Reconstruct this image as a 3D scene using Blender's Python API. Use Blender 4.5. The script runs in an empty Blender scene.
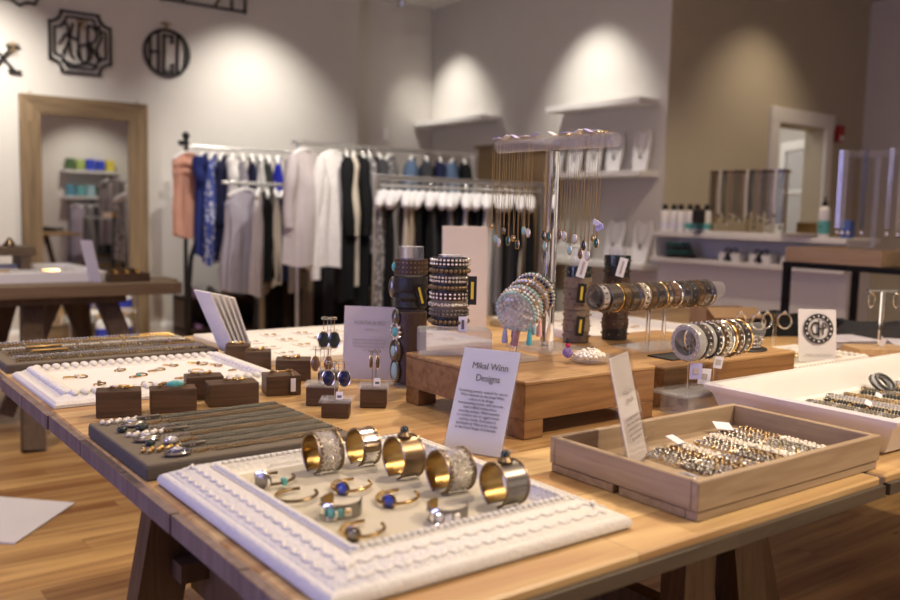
import bpy, math, random
from mathutils import Vector, Matrix
PI = math.pi
SC = bpy.context.scene
COL = SC.collection
random.seed(7)

# ------------------------------------------------------------------ camera
cam_data = bpy.data.cameras.new('camera')
cam = bpy.data.objects.new('camera', cam_data)
COL.objects.link(cam)
RT = Vector((0.79893645, -0.60094586, 0.02376187))
DN = Vector((-0.0402634, -0.0928665, -0.99486415))
FW = Vector((0.60006617, 0.7938765, -0.09839056))
m3 = Matrix((RT, -DN, -FW)).transposed()
cam.matrix_world = Matrix.Translation((0, 0, 1.2)) @ m3.to_4x4()
cam_data.sensor_width = 36
cam_data.lens = 889.5 / 900 * 36
cam_data.clip_start = 0.05
cam_data.dof.use_dof = True
cam_data.dof.focus_distance = 1.78
cam_data.dof.aperture_fstop = 3.0
SC.camera = cam

# ------------------------------------------------------------------ world, exposure, large lights
world = bpy.data.worlds.new('world')
SC.world = world
world.use_nodes = True
world.node_tree.nodes['Background'].inputs[0].default_value = (0.8, 0.75, 0.8, 1)
world.node_tree.nodes['Background'].inputs[1].default_value = 0.06
SC.view_settings.view_transform = 'Standard'
SC.view_settings.look = 'None'
SC.view_settings.gamma = 1
SC.view_settings.use_curve_mapping = False
SC.view_settings.exposure = -0.06


def area(name, loc, target, sx, sy, power, color):
    l = bpy.data.lights.new(name, 'AREA')
    l.shape = 'RECTANGLE'
    l.size, l.size_y = sx, sy
    l.energy = power
    l.color = color
    o = bpy.data.objects.new(name, l)
    COL.objects.link(o)
    o.location = loc
    o.rotation_euler = (Vector(target) - Vector(loc)).to_track_quat('-Z', 'Y').to_euler()
    return o


def spot(name, loc, target, power, deg, blend, color, r=0.04):
    l = bpy.data.lights.new(name, 'SPOT')
    l.energy = power
    l.spot_size = math.radians(deg)
    l.spot_blend = blend
    l.color = color
    l.shadow_soft_size = r
    o = bpy.data.objects.new(name, l)
    COL.objects.link(o)
    o.location = loc
    o.rotation_euler = (Vector(target) - Vector(loc)).to_track_quat('-Z', 'Y').to_euler()
    return o


DAY = (0.44, 0.45, 1.0)
WARM = (1.0, 0.80, 0.58)
NEUT = (1.0, 0.94, 0.85)
area('window_daylight', (-2.95, 1.5, 1.5), (2, 1.3, 0.3), 2.4, 1.6, 85, DAY)
# ceiling lamps: (location, target, power, cone, blend, colour, tells which)
LAMPS = [
    ((3.57, 7.05, 3.38), (3.62, 8.0, 1.25), 185, 92, 1.0, NEUT, 'over the clothes rail on the left wall'),
    ((5.15, 7.75, 3.38), (5.9, 7.75, 1.9), 102, 74, 1.0, NEUT, 'over the left floating shelf'),
    ((5.15, 5.7, 3.38), (5.9, 5.7, 1.9), 112, 74, 1.0, NEUT, 'over the right floating shelf'),
    ((7.1, 3.95, 3.38), (7.1, 4.9, 1.5), 52, 90, 1.0, WARM, 'over the wall beside the doorway'),
    ((1.0, 6.9, 3.38), (1.15, 8.0, 1.2), 340, 95, 1.0, NEUT, 'over the tall mirror'),
    ((0.6, 2.6, 3.38), (0.9, 1.9, 0.78), 64, 75, 0.8, WARM, 'over the trays of necklaces'),
    ((2.3, 2.4, 3.38), (1.5, 1.5, 0.78), 205, 75, 0.7, WARM, 'over the wooden risers'),
    ((1.9, 0.2, 3.38), (1.2, 0.9, 0.78), 74, 70, 0.7, WARM, 'over the front edge of the big table'),
    ((-0.3, 0.6, 3.38), (0.55, 1.0, 0.78), 30, 60, 0.7, NEUT, 'over the carved white tray'),
    ((0.9, 4.3, 3.38), (0.9, 5.0, 0.78), 90, 80, 0.8, NEUT, 'over the far trestle table'),
    ((3.4, 4.2, 3.38), (3.9, 5.6, 1.1), 220, 75, 0.7, NEUT, 'over the white hangers'),
    ((2.6, 5.3, 3.38), (2.9, 6.6, 1.1), 150, 75, 0.7, NEUT, 'over the short clothes rail'),
    ((4.7, 3.4, 3.38), (5.8, 3.9, 0.9), 110, 80, 0.8, WARM, 'over the long counter'),
    ((4.6, -1.2, 3.38), (5.0, -2.6, 1.2), 150, 80, 0.7, NEUT, 'over the shelves opposite the mirror'),
    ((2.6, -0.6, 3.38), (2.2, 0.3, 0.0), 330, 95, 0.8, WARM, 'over the wooden floor in front of the table'),
    ((-0.5, 3.3, 3.38), (0.3, 3.7, 0.0), 190, 80, 0.8, WARM, 'added to brighten the wooden floor left of the big table'),  # extra lamp, added to lighten this stretch of floor
]
for i, (lo, tg, pw, dg, bl, co, wh) in enumerate(LAMPS):
    spot('track_lamp_light', (lo[0], lo[1], lo[2] - 0.13), tg, pw, dg, bl, co)
area('front_fill_light', (2.0, -2.74, 1.25), (2.0, 2, 0.9), 3.0, 2.0, 32, (1.0, 0.88, 0.74))  # added fill that brightens the floor under the table, no known window
area('ceiling_fill', (2.2, 2.4, 3.40), (2.2, 2.4, 0), 5, 5, 22, WARM)  # added ambient fill below the ceiling, not a fixture
area('hall_light', (7.9, 6.4, 3.0), (7.9, 5.6, 1.0), 1.0, 1.0, 30, (1, 0.95, 0.88))


# ------------------------------------------------------------------ materials
def _new(name):
    m = bpy.data.materials.new(name)
    m.use_nodes = True
    nt = m.node_tree
    return m, nt, nt.nodes['Principled BSDF']


def N(nt, t, **k):
    n = nt.nodes.new(t)
    for a, b in k.items():
        setattr(n, a, b)
    return n


def mat(name, col, rough=0.5, metal=0.0, var=0.12, vs=30.0, bump=0.0, bs=120.0, coat=0.0, spec=None):
    m, nt, p = _new(name)
    tc = N(nt, 'ShaderNodeTexCoord')
    nz = N(nt, 'ShaderNodeTexNoise')
    nz.inputs['Scale'].default_value = vs
    nz.inputs['Detail'].default_value = 4
    nt.links.new(tc.outputs['Object'], nz.inputs['Vector'])
    mx = N(nt, 'ShaderNodeMix', data_type='RGBA')
    mx.inputs[6].default_value = [max(0, c * (1 - var)) for c in col] + [1]
    mx.inputs[7].default_value = [min(1, c * (1 + var)) for c in col] + [1]
    nt.links.new(nz.outputs['Fac'], mx.inputs[0])
    nt.links.new(mx.outputs[2], p.inputs['Base Color'])
    p.inputs['Roughness'].default_value = rough
    p.inputs['Metallic'].default_value = metal
    p.inputs['Coat Weight'].default_value = coat
    if spec is not None:
        p.inputs['Specular IOR Level'].default_value = spec
    if bump:
        n2 = N(nt, 'ShaderNodeTexNoise')
        n2.inputs['Scale'].default_value = bs
        n2.inputs['Detail'].default_value = 3
        nt.links.new(tc.outputs['Object'], n2.inputs['Vector'])
        b = N(nt, 'ShaderNodeBump')
        b.inputs['Strength'].default_value = bump
        b.inputs['Distance'].default_value = 0.01
        nt.links.new(n2.outputs['Fac'], b.inputs['Height'])
        nt.links.new(b.outputs['Normal'], p.inputs['Normal'])
    return m


def wood(name, c1, c2, axis='X', plank=0.1, length=1.2, grain=1.0, rough=0.5, gap=0.012, vari=0.35, knots=False, con=1.5):
    m, nt, p = _new(name)
    L = nt.links.new
    tc = N(nt, 'ShaderNodeTexCoord')
    sx = N(nt, 'ShaderNodeSeparateXYZ')
    L(tc.outputs['Object'], sx.inputs[0])
    u, v, w = {'X': ('X', 'Y', 'Z'), 'Y': ('Y', 'X', 'Z'), 'Z': ('Z', 'X', 'Y')}[axis]

    def M(op, a, b=None):
        n = N(nt, 'ShaderNodeMath', operation=op)
        for i, s in enumerate((a, b)):
            if s is None:
                continue
            if isinstance(s, (int, float)):
                n.inputs[i].default_value = s
            else:
                L(s, n.inputs[i])
        return n.outputs[0]
    row = M('FLOOR', M('DIVIDE', sx.outputs[v], plank))
    off = M('MULTIPLY', M('FRACT', M('MULTIPLY', row, 0.618)), length)
    seg = M('FLOOR', M('DIVIDE', M('ADD', sx.outputs[u], off), length))
    idn = N(nt, 'ShaderNodeCombineXYZ')
    L(row, idn.inputs[0])
    L(seg, idn.inputs[1])
    wn = N(nt, 'ShaderNodeTexWhiteNoise')
    L(idn.outputs[0], wn.inputs['Vector'])
    gv = N(nt, 'ShaderNodeCombineXYZ')
    L(M('ADD', M('MULTIPLY', sx.outputs[u], 2.2 * grain), M('MULTIPLY', wn.outputs['Value'], 37.0)), gv.inputs[0])
    L(M('MULTIPLY', sx.outputs[v], 34 * grain), gv.inputs[1])
    L(M('MULTIPLY', sx.outputs[w], 34 * grain), gv.inputs[2])
    nz = N(nt, 'ShaderNodeTexNoise')
    nz.inputs['Scale'].default_value = 1.0
    nz.inputs['Detail'].default_value = 6
    nz.inputs['Distortion'].default_value = 1.1
    L(gv.outputs[0], nz.inputs['Vector'])
    f = M('ADD', M('MULTIPLY', nz.outputs['Fac'], con), M('MULTIPLY', M('SUBTRACT', wn.outputs['Value'], 0.5), vari * 2))
    f = M('SUBTRACT', f, con * 0.5 - 0.5)
    cr = N(nt, 'ShaderNodeMix', data_type='RGBA', clamp_factor=True)
    cr.inputs[6].default_value = list(c1) + [1]
    cr.inputs[7].default_value = list(c2) + [1]
    L(f, cr.inputs[0])
    out = cr.outputs[2]
    fr = M('FRACT', M('DIVIDE', sx.outputs[v], plank))
    fu = M('FRACT', M('DIVIDE', M('ADD', sx.outputs[u], off), length))
    g = M('MAXIMUM', M('LESS_THAN', fr, gap), M('LESS_THAN', fu, gap * plank / length))
    mk = N(nt, 'ShaderNodeMix', data_type='RGBA')
    L(M('MULTIPLY', g, 0.75), mk.inputs[0])
    L(out, mk.inputs[6])
    mk.inputs[7].default_value = [c * 0.25 for c in c1] + [1]
    out = mk.outputs[2]
    if knots:
        kv = N(nt, 'ShaderNodeCombineXYZ')
        L(M('MULTIPLY', sx.outputs[u], 2.0), kv.inputs[0])
        L(M('MULTIPLY', sx.outputs[v], 7.0), kv.inputs[1])
        vo = N(nt, 'ShaderNodeTexVoronoi')
        vo.inputs['Scale'].default_value = 1.0
        L(kv.outputs[0], vo.inputs['Vector'])
        kk = M('LESS_THAN', vo.outputs['Distance'], 0.09)
        mk2 = N(nt, 'ShaderNodeMix', data_type='RGBA')
        L(M('MULTIPLY', kk, 0.8), mk2.inputs[0])
        L(out, mk2.inputs[6])
        mk2.inputs[7].default_value = [c1[0] * 0.3, c1[1] * 0.25, c1[2] * 0.2, 1]
        out = mk2.outputs[2]
    L(out, p.inputs['Base Color'])
    p.inputs['Roughness'].default_value = rough
    b = N(nt, 'ShaderNodeBump')
    b.inputs['Strength'].default_value = 0.15
    b.inputs['Distance'].default_value = 0.004
    L(nz.outputs['Fac'], b.inputs['Height'])
    L(b.outputs['Normal'], p.inputs['Normal'])
    return m


def thin_clear(name, tint=(0.97, 0.97, 0.98), haze=0.0, gloss=0.03):
    m = bpy.data.materials.new(name)
    m.use_nodes = True
    nt = m.node_tree
    nt.nodes.clear()
    o = N(nt, 'ShaderNodeOutputMaterial')
    t = N(nt, 'ShaderNodeBsdfTransparent')
    t.inputs[0].default_value = list(tint) + [1]
    g = N(nt, 'ShaderNodeBsdfGlossy')
    g.inputs['Roughness'].default_value = gloss
    f = N(nt, 'ShaderNodeFresnel')
    f.inputs[0].default_value = 1.49
    mx = N(nt, 'ShaderNodeMixShader')
    ge = N(nt, 'ShaderNodeNewGeometry')
    fr = N(nt, 'ShaderNodeMath', operation='SUBTRACT')     # reflect on the outer faces only
    fr.use_clamp = True
    nt.links.new(f.outputs[0], fr.inputs[0])
    nt.links.new(ge.outputs['Backfacing'], fr.inputs[1])
    nt.links.new(fr.outputs[0], mx.inputs[0])
    nt.links.new(t.outputs[0], mx.inputs[1])
    nt.links.new(g.outputs[0], mx.inputs[2])
    last = mx
    if haze:
        d = N(nt, 'ShaderNodeBsdfDiffuse')
        d.inputs[0].default_value = (0.85, 0.85, 0.87, 1)
        m2 = N(nt, 'ShaderNodeMixShader')
        m2.inputs[0].default_value = haze
        nt.links.new(mx.outputs[0], m2.inputs[1])
        nt.links.new(d.outputs[0], m2.inputs[2])
        last = m2
    nt.links.new(last.outputs[0], o.inputs[0])
    return m


def printed(name, col, dark, sx_=60, sy_=220, amount=0.25):
    """cloth with a fine woven or printed pattern"""
    m, nt, p = _new(name)
    tc = N(nt, 'ShaderNodeTexCoord')
    vo = N(nt, 'ShaderNodeTexVoronoi')
    vo.inputs['Scale'].default_value = sx_
    nt.links.new(tc.outputs['Object'], vo.inputs['Vector'])
    r = N(nt, 'ShaderNodeMapRange')
    r.inputs[1].default_value = 0.3
    r.inputs[2].default_value = 0.5
    nt.links.new(vo.outputs['Distance'], r.inputs[0])
    mx = N(nt, 'ShaderNodeMix', data_type='RGBA')
    mx.inputs[6].default_value = list(col) + [1]
    mx.inputs[7].default_value = list(dark) + [1]
    nt.links.new(r.outputs[0], mx.inputs[0])
    nt.links.new(mx.outputs[2], p.inputs['Base Color'])
    p.inputs['Roughness'].default_value = 0.9
    return m


M = {}
M['wall'] = mat('wall_paint', (0.64, 0.61, 0.56), 0.85, var=0.03, vs=6)
M['wall_tan'] = mat('wall_paint_tan', (0.50, 0.445, 0.335), 0.85, var=0.03, vs=6)
M['ceiling'] = mat('ceiling_paint', (0.72, 0.69, 0.65), 0.9, var=0.02)
M['trim'] = mat('white_trim', (0.78, 0.76, 0.73), 0.45, var=0.03)
M['floor'] = wood('floor_hickory', (0.24, 0.105, 0.03), (0.62, 0.385, 0.14), 'X', 0.125, 1.5, 0.42, 0.42, 0.012, 0.34, knots=True, con=2.3)
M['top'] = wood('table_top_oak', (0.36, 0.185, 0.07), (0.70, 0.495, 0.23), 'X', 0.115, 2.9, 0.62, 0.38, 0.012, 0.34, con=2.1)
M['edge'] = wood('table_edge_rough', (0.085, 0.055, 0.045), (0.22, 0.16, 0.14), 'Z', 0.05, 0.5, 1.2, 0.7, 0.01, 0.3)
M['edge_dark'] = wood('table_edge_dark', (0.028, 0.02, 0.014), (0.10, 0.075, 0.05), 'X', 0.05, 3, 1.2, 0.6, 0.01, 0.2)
M['leg'] = wood('trestle_walnut', (0.035, 0.019, 0.010), (0.125, 0.072, 0.037), 'Z', 0.3, 3, 1.5, 0.5, 0.0, 0.2)
M['leg_far'] = wood('far_trestle_walnut', (0.05, 0.028, 0.015), (0.14, 0.085, 0.045), 'Z', 0.3, 3, 1.5, 0.6, 0.0, 0.2)
M['far_top'] = wood('far_table_brown', (0.10, 0.065, 0.035), (0.22, 0.15, 0.085), 'X', 0.2, 2.2, 1.0, 0.6, 0.01, 0.25)
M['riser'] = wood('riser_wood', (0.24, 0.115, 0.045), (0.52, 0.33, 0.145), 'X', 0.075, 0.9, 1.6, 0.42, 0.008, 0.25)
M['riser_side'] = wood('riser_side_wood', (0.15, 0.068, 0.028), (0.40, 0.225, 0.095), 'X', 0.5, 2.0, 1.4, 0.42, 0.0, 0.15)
M['box_wood'] = wood('box_raw_oak', (0.25, 0.17, 0.10), (0.46, 0.345, 0.225), 'X', 0.5, 3, 1.6, 0.6, 0.0, 0.15)
M['box_wood_y'] = wood('box_raw_oak_side', (0.25, 0.17, 0.10), (0.46, 0.345, 0.225), 'Y', 0.5, 3, 1.6, 0.6, 0.0, 0.15)
M['block'] = wood('block_walnut', (0.028, 0.016, 0.008), (0.14, 0.07, 0.032), 'X', 0.3, 3, 2.0, 0.5, 0.0, 0.2)
M['frame_wood'] = wood('mirror_rustic', (0.085, 0.052, 0.026), (0.30, 0.205, 0.11), 'Z', 0.6, 3, 0.6, 0.7, 0.0, 0.2)
M['frame_wood_x'] = wood('mirror_rustic_across', (0.085, 0.052, 0.026), (0.30, 0.205, 0.11), 'X', 0.6, 3, 0.6, 0.7, 0.0, 0.2)
M['slab'] = wood('slab_maple', (0.42, 0.27, 0.14), (0.66, 0.48, 0.29), 'Y', 0.12, 2, 1.2, 0.5, 0.01, 0.2)
M['panel_brown'] = wood('brown_panel', (0.14, 0.085, 0.04), (0.25, 0.16, 0.08), 'Z', 0.09, 2, 1.2, 0.6, 0.02, 0.2)
M['white'] = mat('white_enamel', (0.80, 0.78, 0.76), 0.32, var=0.03, vs=15, coat=0.3)
M['carved'] = mat('white_carved_plaster', (0.72, 0.70, 0.67), 0.45, var=0.05, bump=0.35, bs=160)
M['cream'] = mat('cream_cloth', (0.54, 0.50, 0.41), 0.9, var=0.05, bump=0.1, bs=900)
M['card'] = mat('white_card', (0.74, 0.72, 0.72), 0.7, var=0.02)
M['card_cream'] = mat('cream_card', (0.66, 0.60, 0.56), 0.7, var=0.03)
M['ink'] = mat('grey_ink', (0.10, 0.10, 0.12), 0.7, var=0.0)
M['ink_soft'] = mat('soft_grey_ink', (0.42, 0.38, 0.37), 0.7, var=0.0)
M['black'] = mat('black_matte', (0.015, 0.014, 0.014), 0.5, var=0.1)
M['black_metal'] = mat('black_iron', (0.02, 0.02, 0.022), 0.4, 0.6, var=0.1)
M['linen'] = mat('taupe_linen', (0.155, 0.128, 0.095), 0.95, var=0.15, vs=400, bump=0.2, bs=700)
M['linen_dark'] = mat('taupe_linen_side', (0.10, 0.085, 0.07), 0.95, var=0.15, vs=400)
M['steel'] = mat('brushed_steel', (0.62, 0.61, 0.60), 0.28, 1.0, var=0.08)
M['silver'] = mat('hammered_silver', (0.78, 0.74, 0.66), 0.22, 1.0, var=0.12, vs=120, bump=0.8, bs=260)
M['silver_s'] = mat('polished_silver', (0.82, 0.80, 0.76), 0.14, 1.0, var=0.05)
M['gold'] = mat('polished_gold', (0.72, 0.49, 0.20), 0.2, 1.0, var=0.08)
M['brass'] = mat('brass_lining', (0.32, 0.205, 0.075), 0.32, 1.0, var=0.15, vs=60)
M['gunmetal'] = mat('gunmetal', (0.24, 0.22, 0.20), 0.3, 1.0, var=0.2)
M['chain_dark'] = mat('dark_chain', (0.085, 0.08, 0.07), 0.3, 1.0, var=0.3)
M['bronze_dark'] = mat('darkened_bronze', (0.10, 0.072, 0.046), 0.3, 1.0, var=0.3)
M['bronze'] = mat('dark_bronze', (0.24, 0.17, 0.10), 0.35, 1.0, var=0.2)
M['pearl'] = mat('pearl', (0.82, 0.76, 0.66), 0.18, 0.0, var=0.06, coat=0.6)
M['crystal'] = mat('crystal_bead', (0.72, 0.72, 0.78), 0.08, 0.7, var=0.2, vs=90)
M['turq'] = mat('turquoise_stone', (0.10, 0.42, 0.42), 0.3, var=0.3, vs=160, coat=0.4)
M['turq_pale'] = mat('pale_turquoise_stone', (0.36, 0.55, 0.52), 0.35, var=0.25, vs=160)
M['blue'] = mat('blue_stone', (0.03, 0.06, 0.42), 0.12, var=0.3, vs=160, coat=0.6)
M['navy_stone'] = mat('midnight_stone', (0.012, 0.014, 0.06), 0.15, var=0.3, coat=0.6)
M['dark_stone'] = mat('dark_stone', (0.02, 0.03, 0.03), 0.15, var=0.3, coat=0.6)
M['amber'] = mat('brown_stone', (0.16, 0.085, 0.05), 0.2, var=0.3, coat=0.6)
M['green'] = mat('green_stone', (0.012, 0.10, 0.07), 0.12, var=0.3, coat=0.6)
M['mint'] = mat('mint_stone', (0.30, 0.52, 0.45), 0.2, var=0.2, coat=0.5)
M['moon'] = mat('pale_moonstone', (0.62, 0.60, 0.56), 0.15, var=0.15, coat=0.5)
M['leather'] = mat('brown_leather', (0.055, 0.028, 0.018), 0.5, var=0.25, vs=60, bump=0.2, bs=200)
M['leather_b'] = mat('black_leather', (0.016, 0.014, 0.014), 0.45, var=0.25, vs=60, bump=0.2, bs=200)
M['taupe_leather'] = mat('taupe_leather', (0.20, 0.15, 0.11), 0.6, var=0.2, vs=60)
M['tag'] = mat('pale_tag', (0.72, 0.70, 0.78), 0.6, var=0.03)
M['tag_b'] = mat('lilac_tag', (0.42, 0.40, 0.68), 0.6, var=0.05)
M['yellow'] = mat('yellow_ink', (0.75, 0.55, 0.05), 0.6, var=0.05)
M['rail_steel'] = mat('chrome_rail', (0.70, 0.69, 0.67), 0.32, 0.95, var=0.04)
M['clear'] = thin_clear('clear_acrylic')
M['clear_edge'] = thin_clear('clear_acrylic_block', (0.93, 0.93, 0.95), 0.10)
M['frosted'] = thin_clear('frosted_acrylic', (0.84, 0.84, 0.86), 0.24, 0.15)
M['bar_clear'] = thin_clear('bar_acrylic', (0.95, 0.94, 0.95), 0.12, 0.05)
gm, gnt, gp = _new('solid_acrylic')
gp.inputs['Transmission Weight'].default_value = 1
gp.inputs['Roughness'].default_value = 0.02
gp.inputs['IOR'].default_value = 1.45
gp.inputs['Base Color'].default_value = (0.98, 0.98, 0.98, 1)
M['acrylic'] = gm
mm, mnt, mp = _new('mirror_glass')
mp.inputs['Metallic'].default_value = 1
mp.inputs['Roughness'].default_value = 0.01
mp.inputs['Base Color'].default_value = (0.84, 0.83, 0.80, 1)
M['mirror'] = mm
CL = {
    'blush': (0.62, 0.33, 0.24), 'cobalt': (0.022, 0.032, 0.15), 'navy': (0.018, 0.02, 0.055), 'white': (0.72, 0.69, 0.66),
    'black': (0.010, 0.010, 0.011), 'cream': (0.60, 0.53, 0.42), 'lilac grey': (0.36, 0.33, 0.38), 'pale lilac': (0.50, 0.44, 0.44),
    'grey': (0.24, 0.225, 0.22), 'charcoal': (0.05, 0.05, 0.055), 'royal blue': (0.03, 0.035, 0.45), 'denim blue': (0.10, 0.15, 0.24),
    'beige': (0.46, 0.37, 0.28), 'taupe': (0.24, 0.19, 0.15), 'dark brown': (0.035, 0.024, 0.018), 'peach': (0.60, 0.42, 0.30),
}
for k, c in CL.items():
    M['cloth ' + k] = mat('cloth_' + k.replace(' ', '_'), c, 0.92, var=0.14, vs=9, bump=0.25, bs=45, spec=0.2)
M['cloth blue print'] = printed('cloth_blue_print', (0.62, 0.62, 0.68), (0.06, 0.09, 0.35), 26)
M['cloth grey print'] = printed('cloth_grey_print', (0.55, 0.52, 0.52), (0.16, 0.15, 0.15), 34)
M['cloth fuzzy white'] = mat('cloth_fuzzy_white', (0.74, 0.70, 0.67), 1.0, var=0.12, vs=30, bump=1.0, bs=70)


# ------------------------------------------------------------------ mesh builder
def _ico():
    t = (1 + 5 ** 0.5) / 2
    v = [(-1, t, 0), (1, t, 0), (-1, -t, 0), (1, -t, 0), (0, -1, t), (0, 1, t), (0, -1, -t), (0, 1, -t), (t, 0, -1), (t, 0, 1), (-t, 0, -1), (-t, 0, 1)]
    v = [Vector(a).normalized() for a in v]
    f = [(0, 11, 5), (0, 5, 1), (0, 1, 7), (0, 7, 10), (0, 10, 11), (1, 5, 9), (5, 11, 4), (11, 10, 2), (10, 7, 6), (7, 1, 8),
         (3, 9, 4), (3, 4, 2), (3, 2, 6), (3, 6, 8), (3, 8, 9), (4, 9, 5), (2, 4, 11), (6, 2, 10), (8, 6, 7), (9, 8, 1)]
    return v, f


ICO = _ico()


def _sub(vf):
    v, f = list(vf[0]), []
    cache = {}

    def mid(a, b):
        k = (min(a, b), max(a, b))
        if k not in cache:
            v.append(((v[a] + v[b]) / 2).normalized())
            cache[k] = len(v) - 1
        return cache[k]
    for a, b, c in vf[1]:
        ab, bc, ca = mid(a, b), mid(b, c), mid(c, a)
        f += [(a, ab, ca), (b, bc, ab), (c, ca, bc), (ab, bc, ca)]
    return v, f


ICO1 = _sub(ICO)
ICO2 = _sub(ICO1)


def basis(axis):
    a = Vector(axis).normalized()
    h = Vector((0, 0, 1)) if abs(a.z) < 0.9 else Vector((1, 0, 0))
    x = h.cross(a).normalized()
    return x, a.cross(x).normalized(), a


class MB:
    def __init__(s):
        s.v, s.f = [], []

    def add(s, vs, fs):
        o = len(s.v)
        s.v += [tuple(a) for a in vs]
        s.f += [tuple(i + o for i in q) for q in fs]
        return s

    def box(s, c, d, rz=0.0, mx=None, bev=0.0):
        x, y, z = d[0] / 2, d[1] / 2, d[2] / 2
        b = min(bev, x * .9, y * .9, z * .9)
        if b:
            vs = []
            for sx in (-1, 1):
                for sy in (-1, 1):
                    for sz in (-1, 1):
                        vs += [(sx * (x - b), sy * (y - b), sz * z), (sx * (x - b), sy * y, sz * (z - b)), (sx * x, sy * (y - b), sz * (z - b))]
            I = lambda a, b_, c_, k: ((a * 2 + b_) * 2 + c_) * 3 + k
            fs = []
            for c_ in (0, 1):
                q = [I(0, 0, c_, 0), I(1, 0, c_, 0), I(1, 1, c_, 0), I(0, 1, c_, 0)]
                fs.append(q if c_ else q[::-1])
                q = [I(0, c_, 0, 1), I(1, c_, 0, 1), I(1, c_, 1, 1), I(0, c_, 1, 1)]
                fs.append(q if not c_ else q[::-1])
                q = [I(c_, 0, 0, 2), I(c_, 1, 0, 2), I(c_, 1, 1, 2), I(c_, 0, 1, 2)]
                fs.append(q if c_ else q[::-1])
                for d_ in (0, 1):
                    fs.append((I(0, c_, d_, 0), I(1, c_, d_, 0), I(1, c_, d_, 1), I(0, c_, d_, 1)))
                    fs.append((I(c_, 0, d_, 0), I(c_, 1, d_, 0), I(c_, 1, d_, 2), I(c_, 0, d_, 2)))
                    fs.append((I(c_, d_, 0, 1), I(c_, d_, 1, 1), I(c_, d_, 1, 2), I(c_, d_, 0, 2)))
                    for e_ in (0, 1):
                        fs.append((I(c_, d_, e_, 0), I(c_, d_, e_, 1), I(c_, d_, e_, 2)))
        else:
            vs = [(a, b2, c2) for a in (-x, x) for b2 in (-y, y) for c2 in (-z, z)]
            fs = [(0, 1, 3, 2), (4, 6, 7, 5), (0, 4, 5, 1), (2, 3, 7, 6), (0, 2, 6, 4), (1, 5, 7, 3)]
        R = mx if mx is not None else Matrix.Rotation(rz, 3, 'Z')
        c = Vector(c)
        return s.add([R @ Vector(a) + c for a in vs], fs)

    def ball(s, c, r, sub=0, mx=None):
        vs, fs = (ICO, ICO1, ICO2)[sub]
        r = Vector((r, r, r)) if isinstance(r, (int, float)) else Vector(r)
        c = Vector(c)
        out = []
        for a in vs:
            p = Vector((a.x * r.x, a.y * r.y, a.z * r.z))
            if mx is not None:
                p = mx @ p
            out.append(p + c)
        return s.add(out, fs)

    def tube(s, pts, r, n=8, closed=False, cap=True):
        pts = [Vector(p) for p in pts]
        k = len(pts)
        rr = r if isinstance(r, (list, tuple)) else [r] * k
        vs, fs = [], []
        px = None
        for i, p in enumerate(pts):
            if closed:
                t = pts[(i + 1) % k] - pts[i - 1]
            else:
                t = pts[min(i + 1, k - 1)] - pts[max(i - 1, 0)]
            t.normalize()
            if px is None:
                px = basis(t)[0]
            px = (px - t * px.dot(t))
            if px.length < 1e-6:
                px = basis(t)[0]
            px.normalize()
            py = t.cross(px)
            for j in range(n):
                a = 2 * PI * j / n
                vs.append(p + (px * math.cos(a) + py * math.sin(a)) * rr[i])
        for i in range(k if closed else k - 1):
            i2 = (i + 1) % k
            for j in range(n):
                j2 = (j + 1) % n
                fs.append((i * n + j, i * n + j2, i2 * n + j2, i2 * n + j))
        if cap and not closed:
            fs.append(tuple(range(n))[::-1])
            fs.append(tuple((k - 1) * n + j for j in range(n)))
        return s.add(vs, fs)

    def cyl(s, p0, p1, r0, r1=None, n=20):
        return s.tube([p0, p1], [r0, r0 if r1 is None else r1], n)

    def bar(s, p0, p1, w, d, up=(0, 0, 1)):
        p0, p1 = Vector(p0), Vector(p1)
        a = (p1 - p0)
        L = a.length
        a.normalize()
        x = Vector(up).cross(a)
        if x.length < 1e-4:
            x = Vector((1, 0, 0))
        x.normalize()
        y = a.cross(x)
        R = Matrix((x, y, a)).transposed()
        return s.box((p0 + p1) / 2, (w, d, L), mx=R)

    def lathe(s, c, prof, axis=(0, 0, 1), n=28, caps=True):
        x, y, a = basis(axis)
        c = Vector(c)
        vs, fs = [], []
        k = len(prof)
        for r, h in prof:
            for j in range(n):
                t = 2 * PI * j / n
                vs.append(c + a * h + (x * math.cos(t) + y * math.sin(t)) * r)
        for i in range(k - 1):
            for j in range(n):
                j2 = (j + 1) % n
                fs.append((i * n + j, i * n + j2, (i + 1) * n + j2, (i + 1) * n + j))
        if caps:
            fs.append(tuple(range(n))[::-1])
            fs.append(tuple((k - 1) * n + j for j in range(n)))
        return s.add(vs, fs)

    def band(s, c, axis, r, w, t, a0=0.0, a1=2 * PI, n=28, x=None, el=1.0):
        """flat band (cuff) around an axis; an open arc when a1-a0 < 2 pi"""
        X, Y, A = basis(axis)
        if x is not None:
            X = Vector(x).normalized()
            Y = A.cross(X)
        c = Vector(c)
        full = abs(a1 - a0 - 2 * PI) < 1e-6
        m = n if full else n + 1
        vs, fs = [], []
        for i in range(m):
            a = a0 + (a1 - a0) * i / n
            for rr, h in ((r, -w / 2), (r, w / 2), (r - t, w / 2), (r - t, -w / 2)):
                vs.append(c + A * h + (X * math.cos(a) + Y * math.sin(a) * el) * rr)
        for i in range(n):
            i2 = (i + 1) % m
            for k in range(4):
                fs.append((i * 4 + k, i2 * 4 + k, i2 * 4 + (k + 1) % 4, i * 4 + (k + 1) % 4))
        if not full:
            fs.append((3, 2, 1, 0))
            fs.append(tuple(4 * n + k for k in range(4)))
        return s.add(vs, fs)

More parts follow.
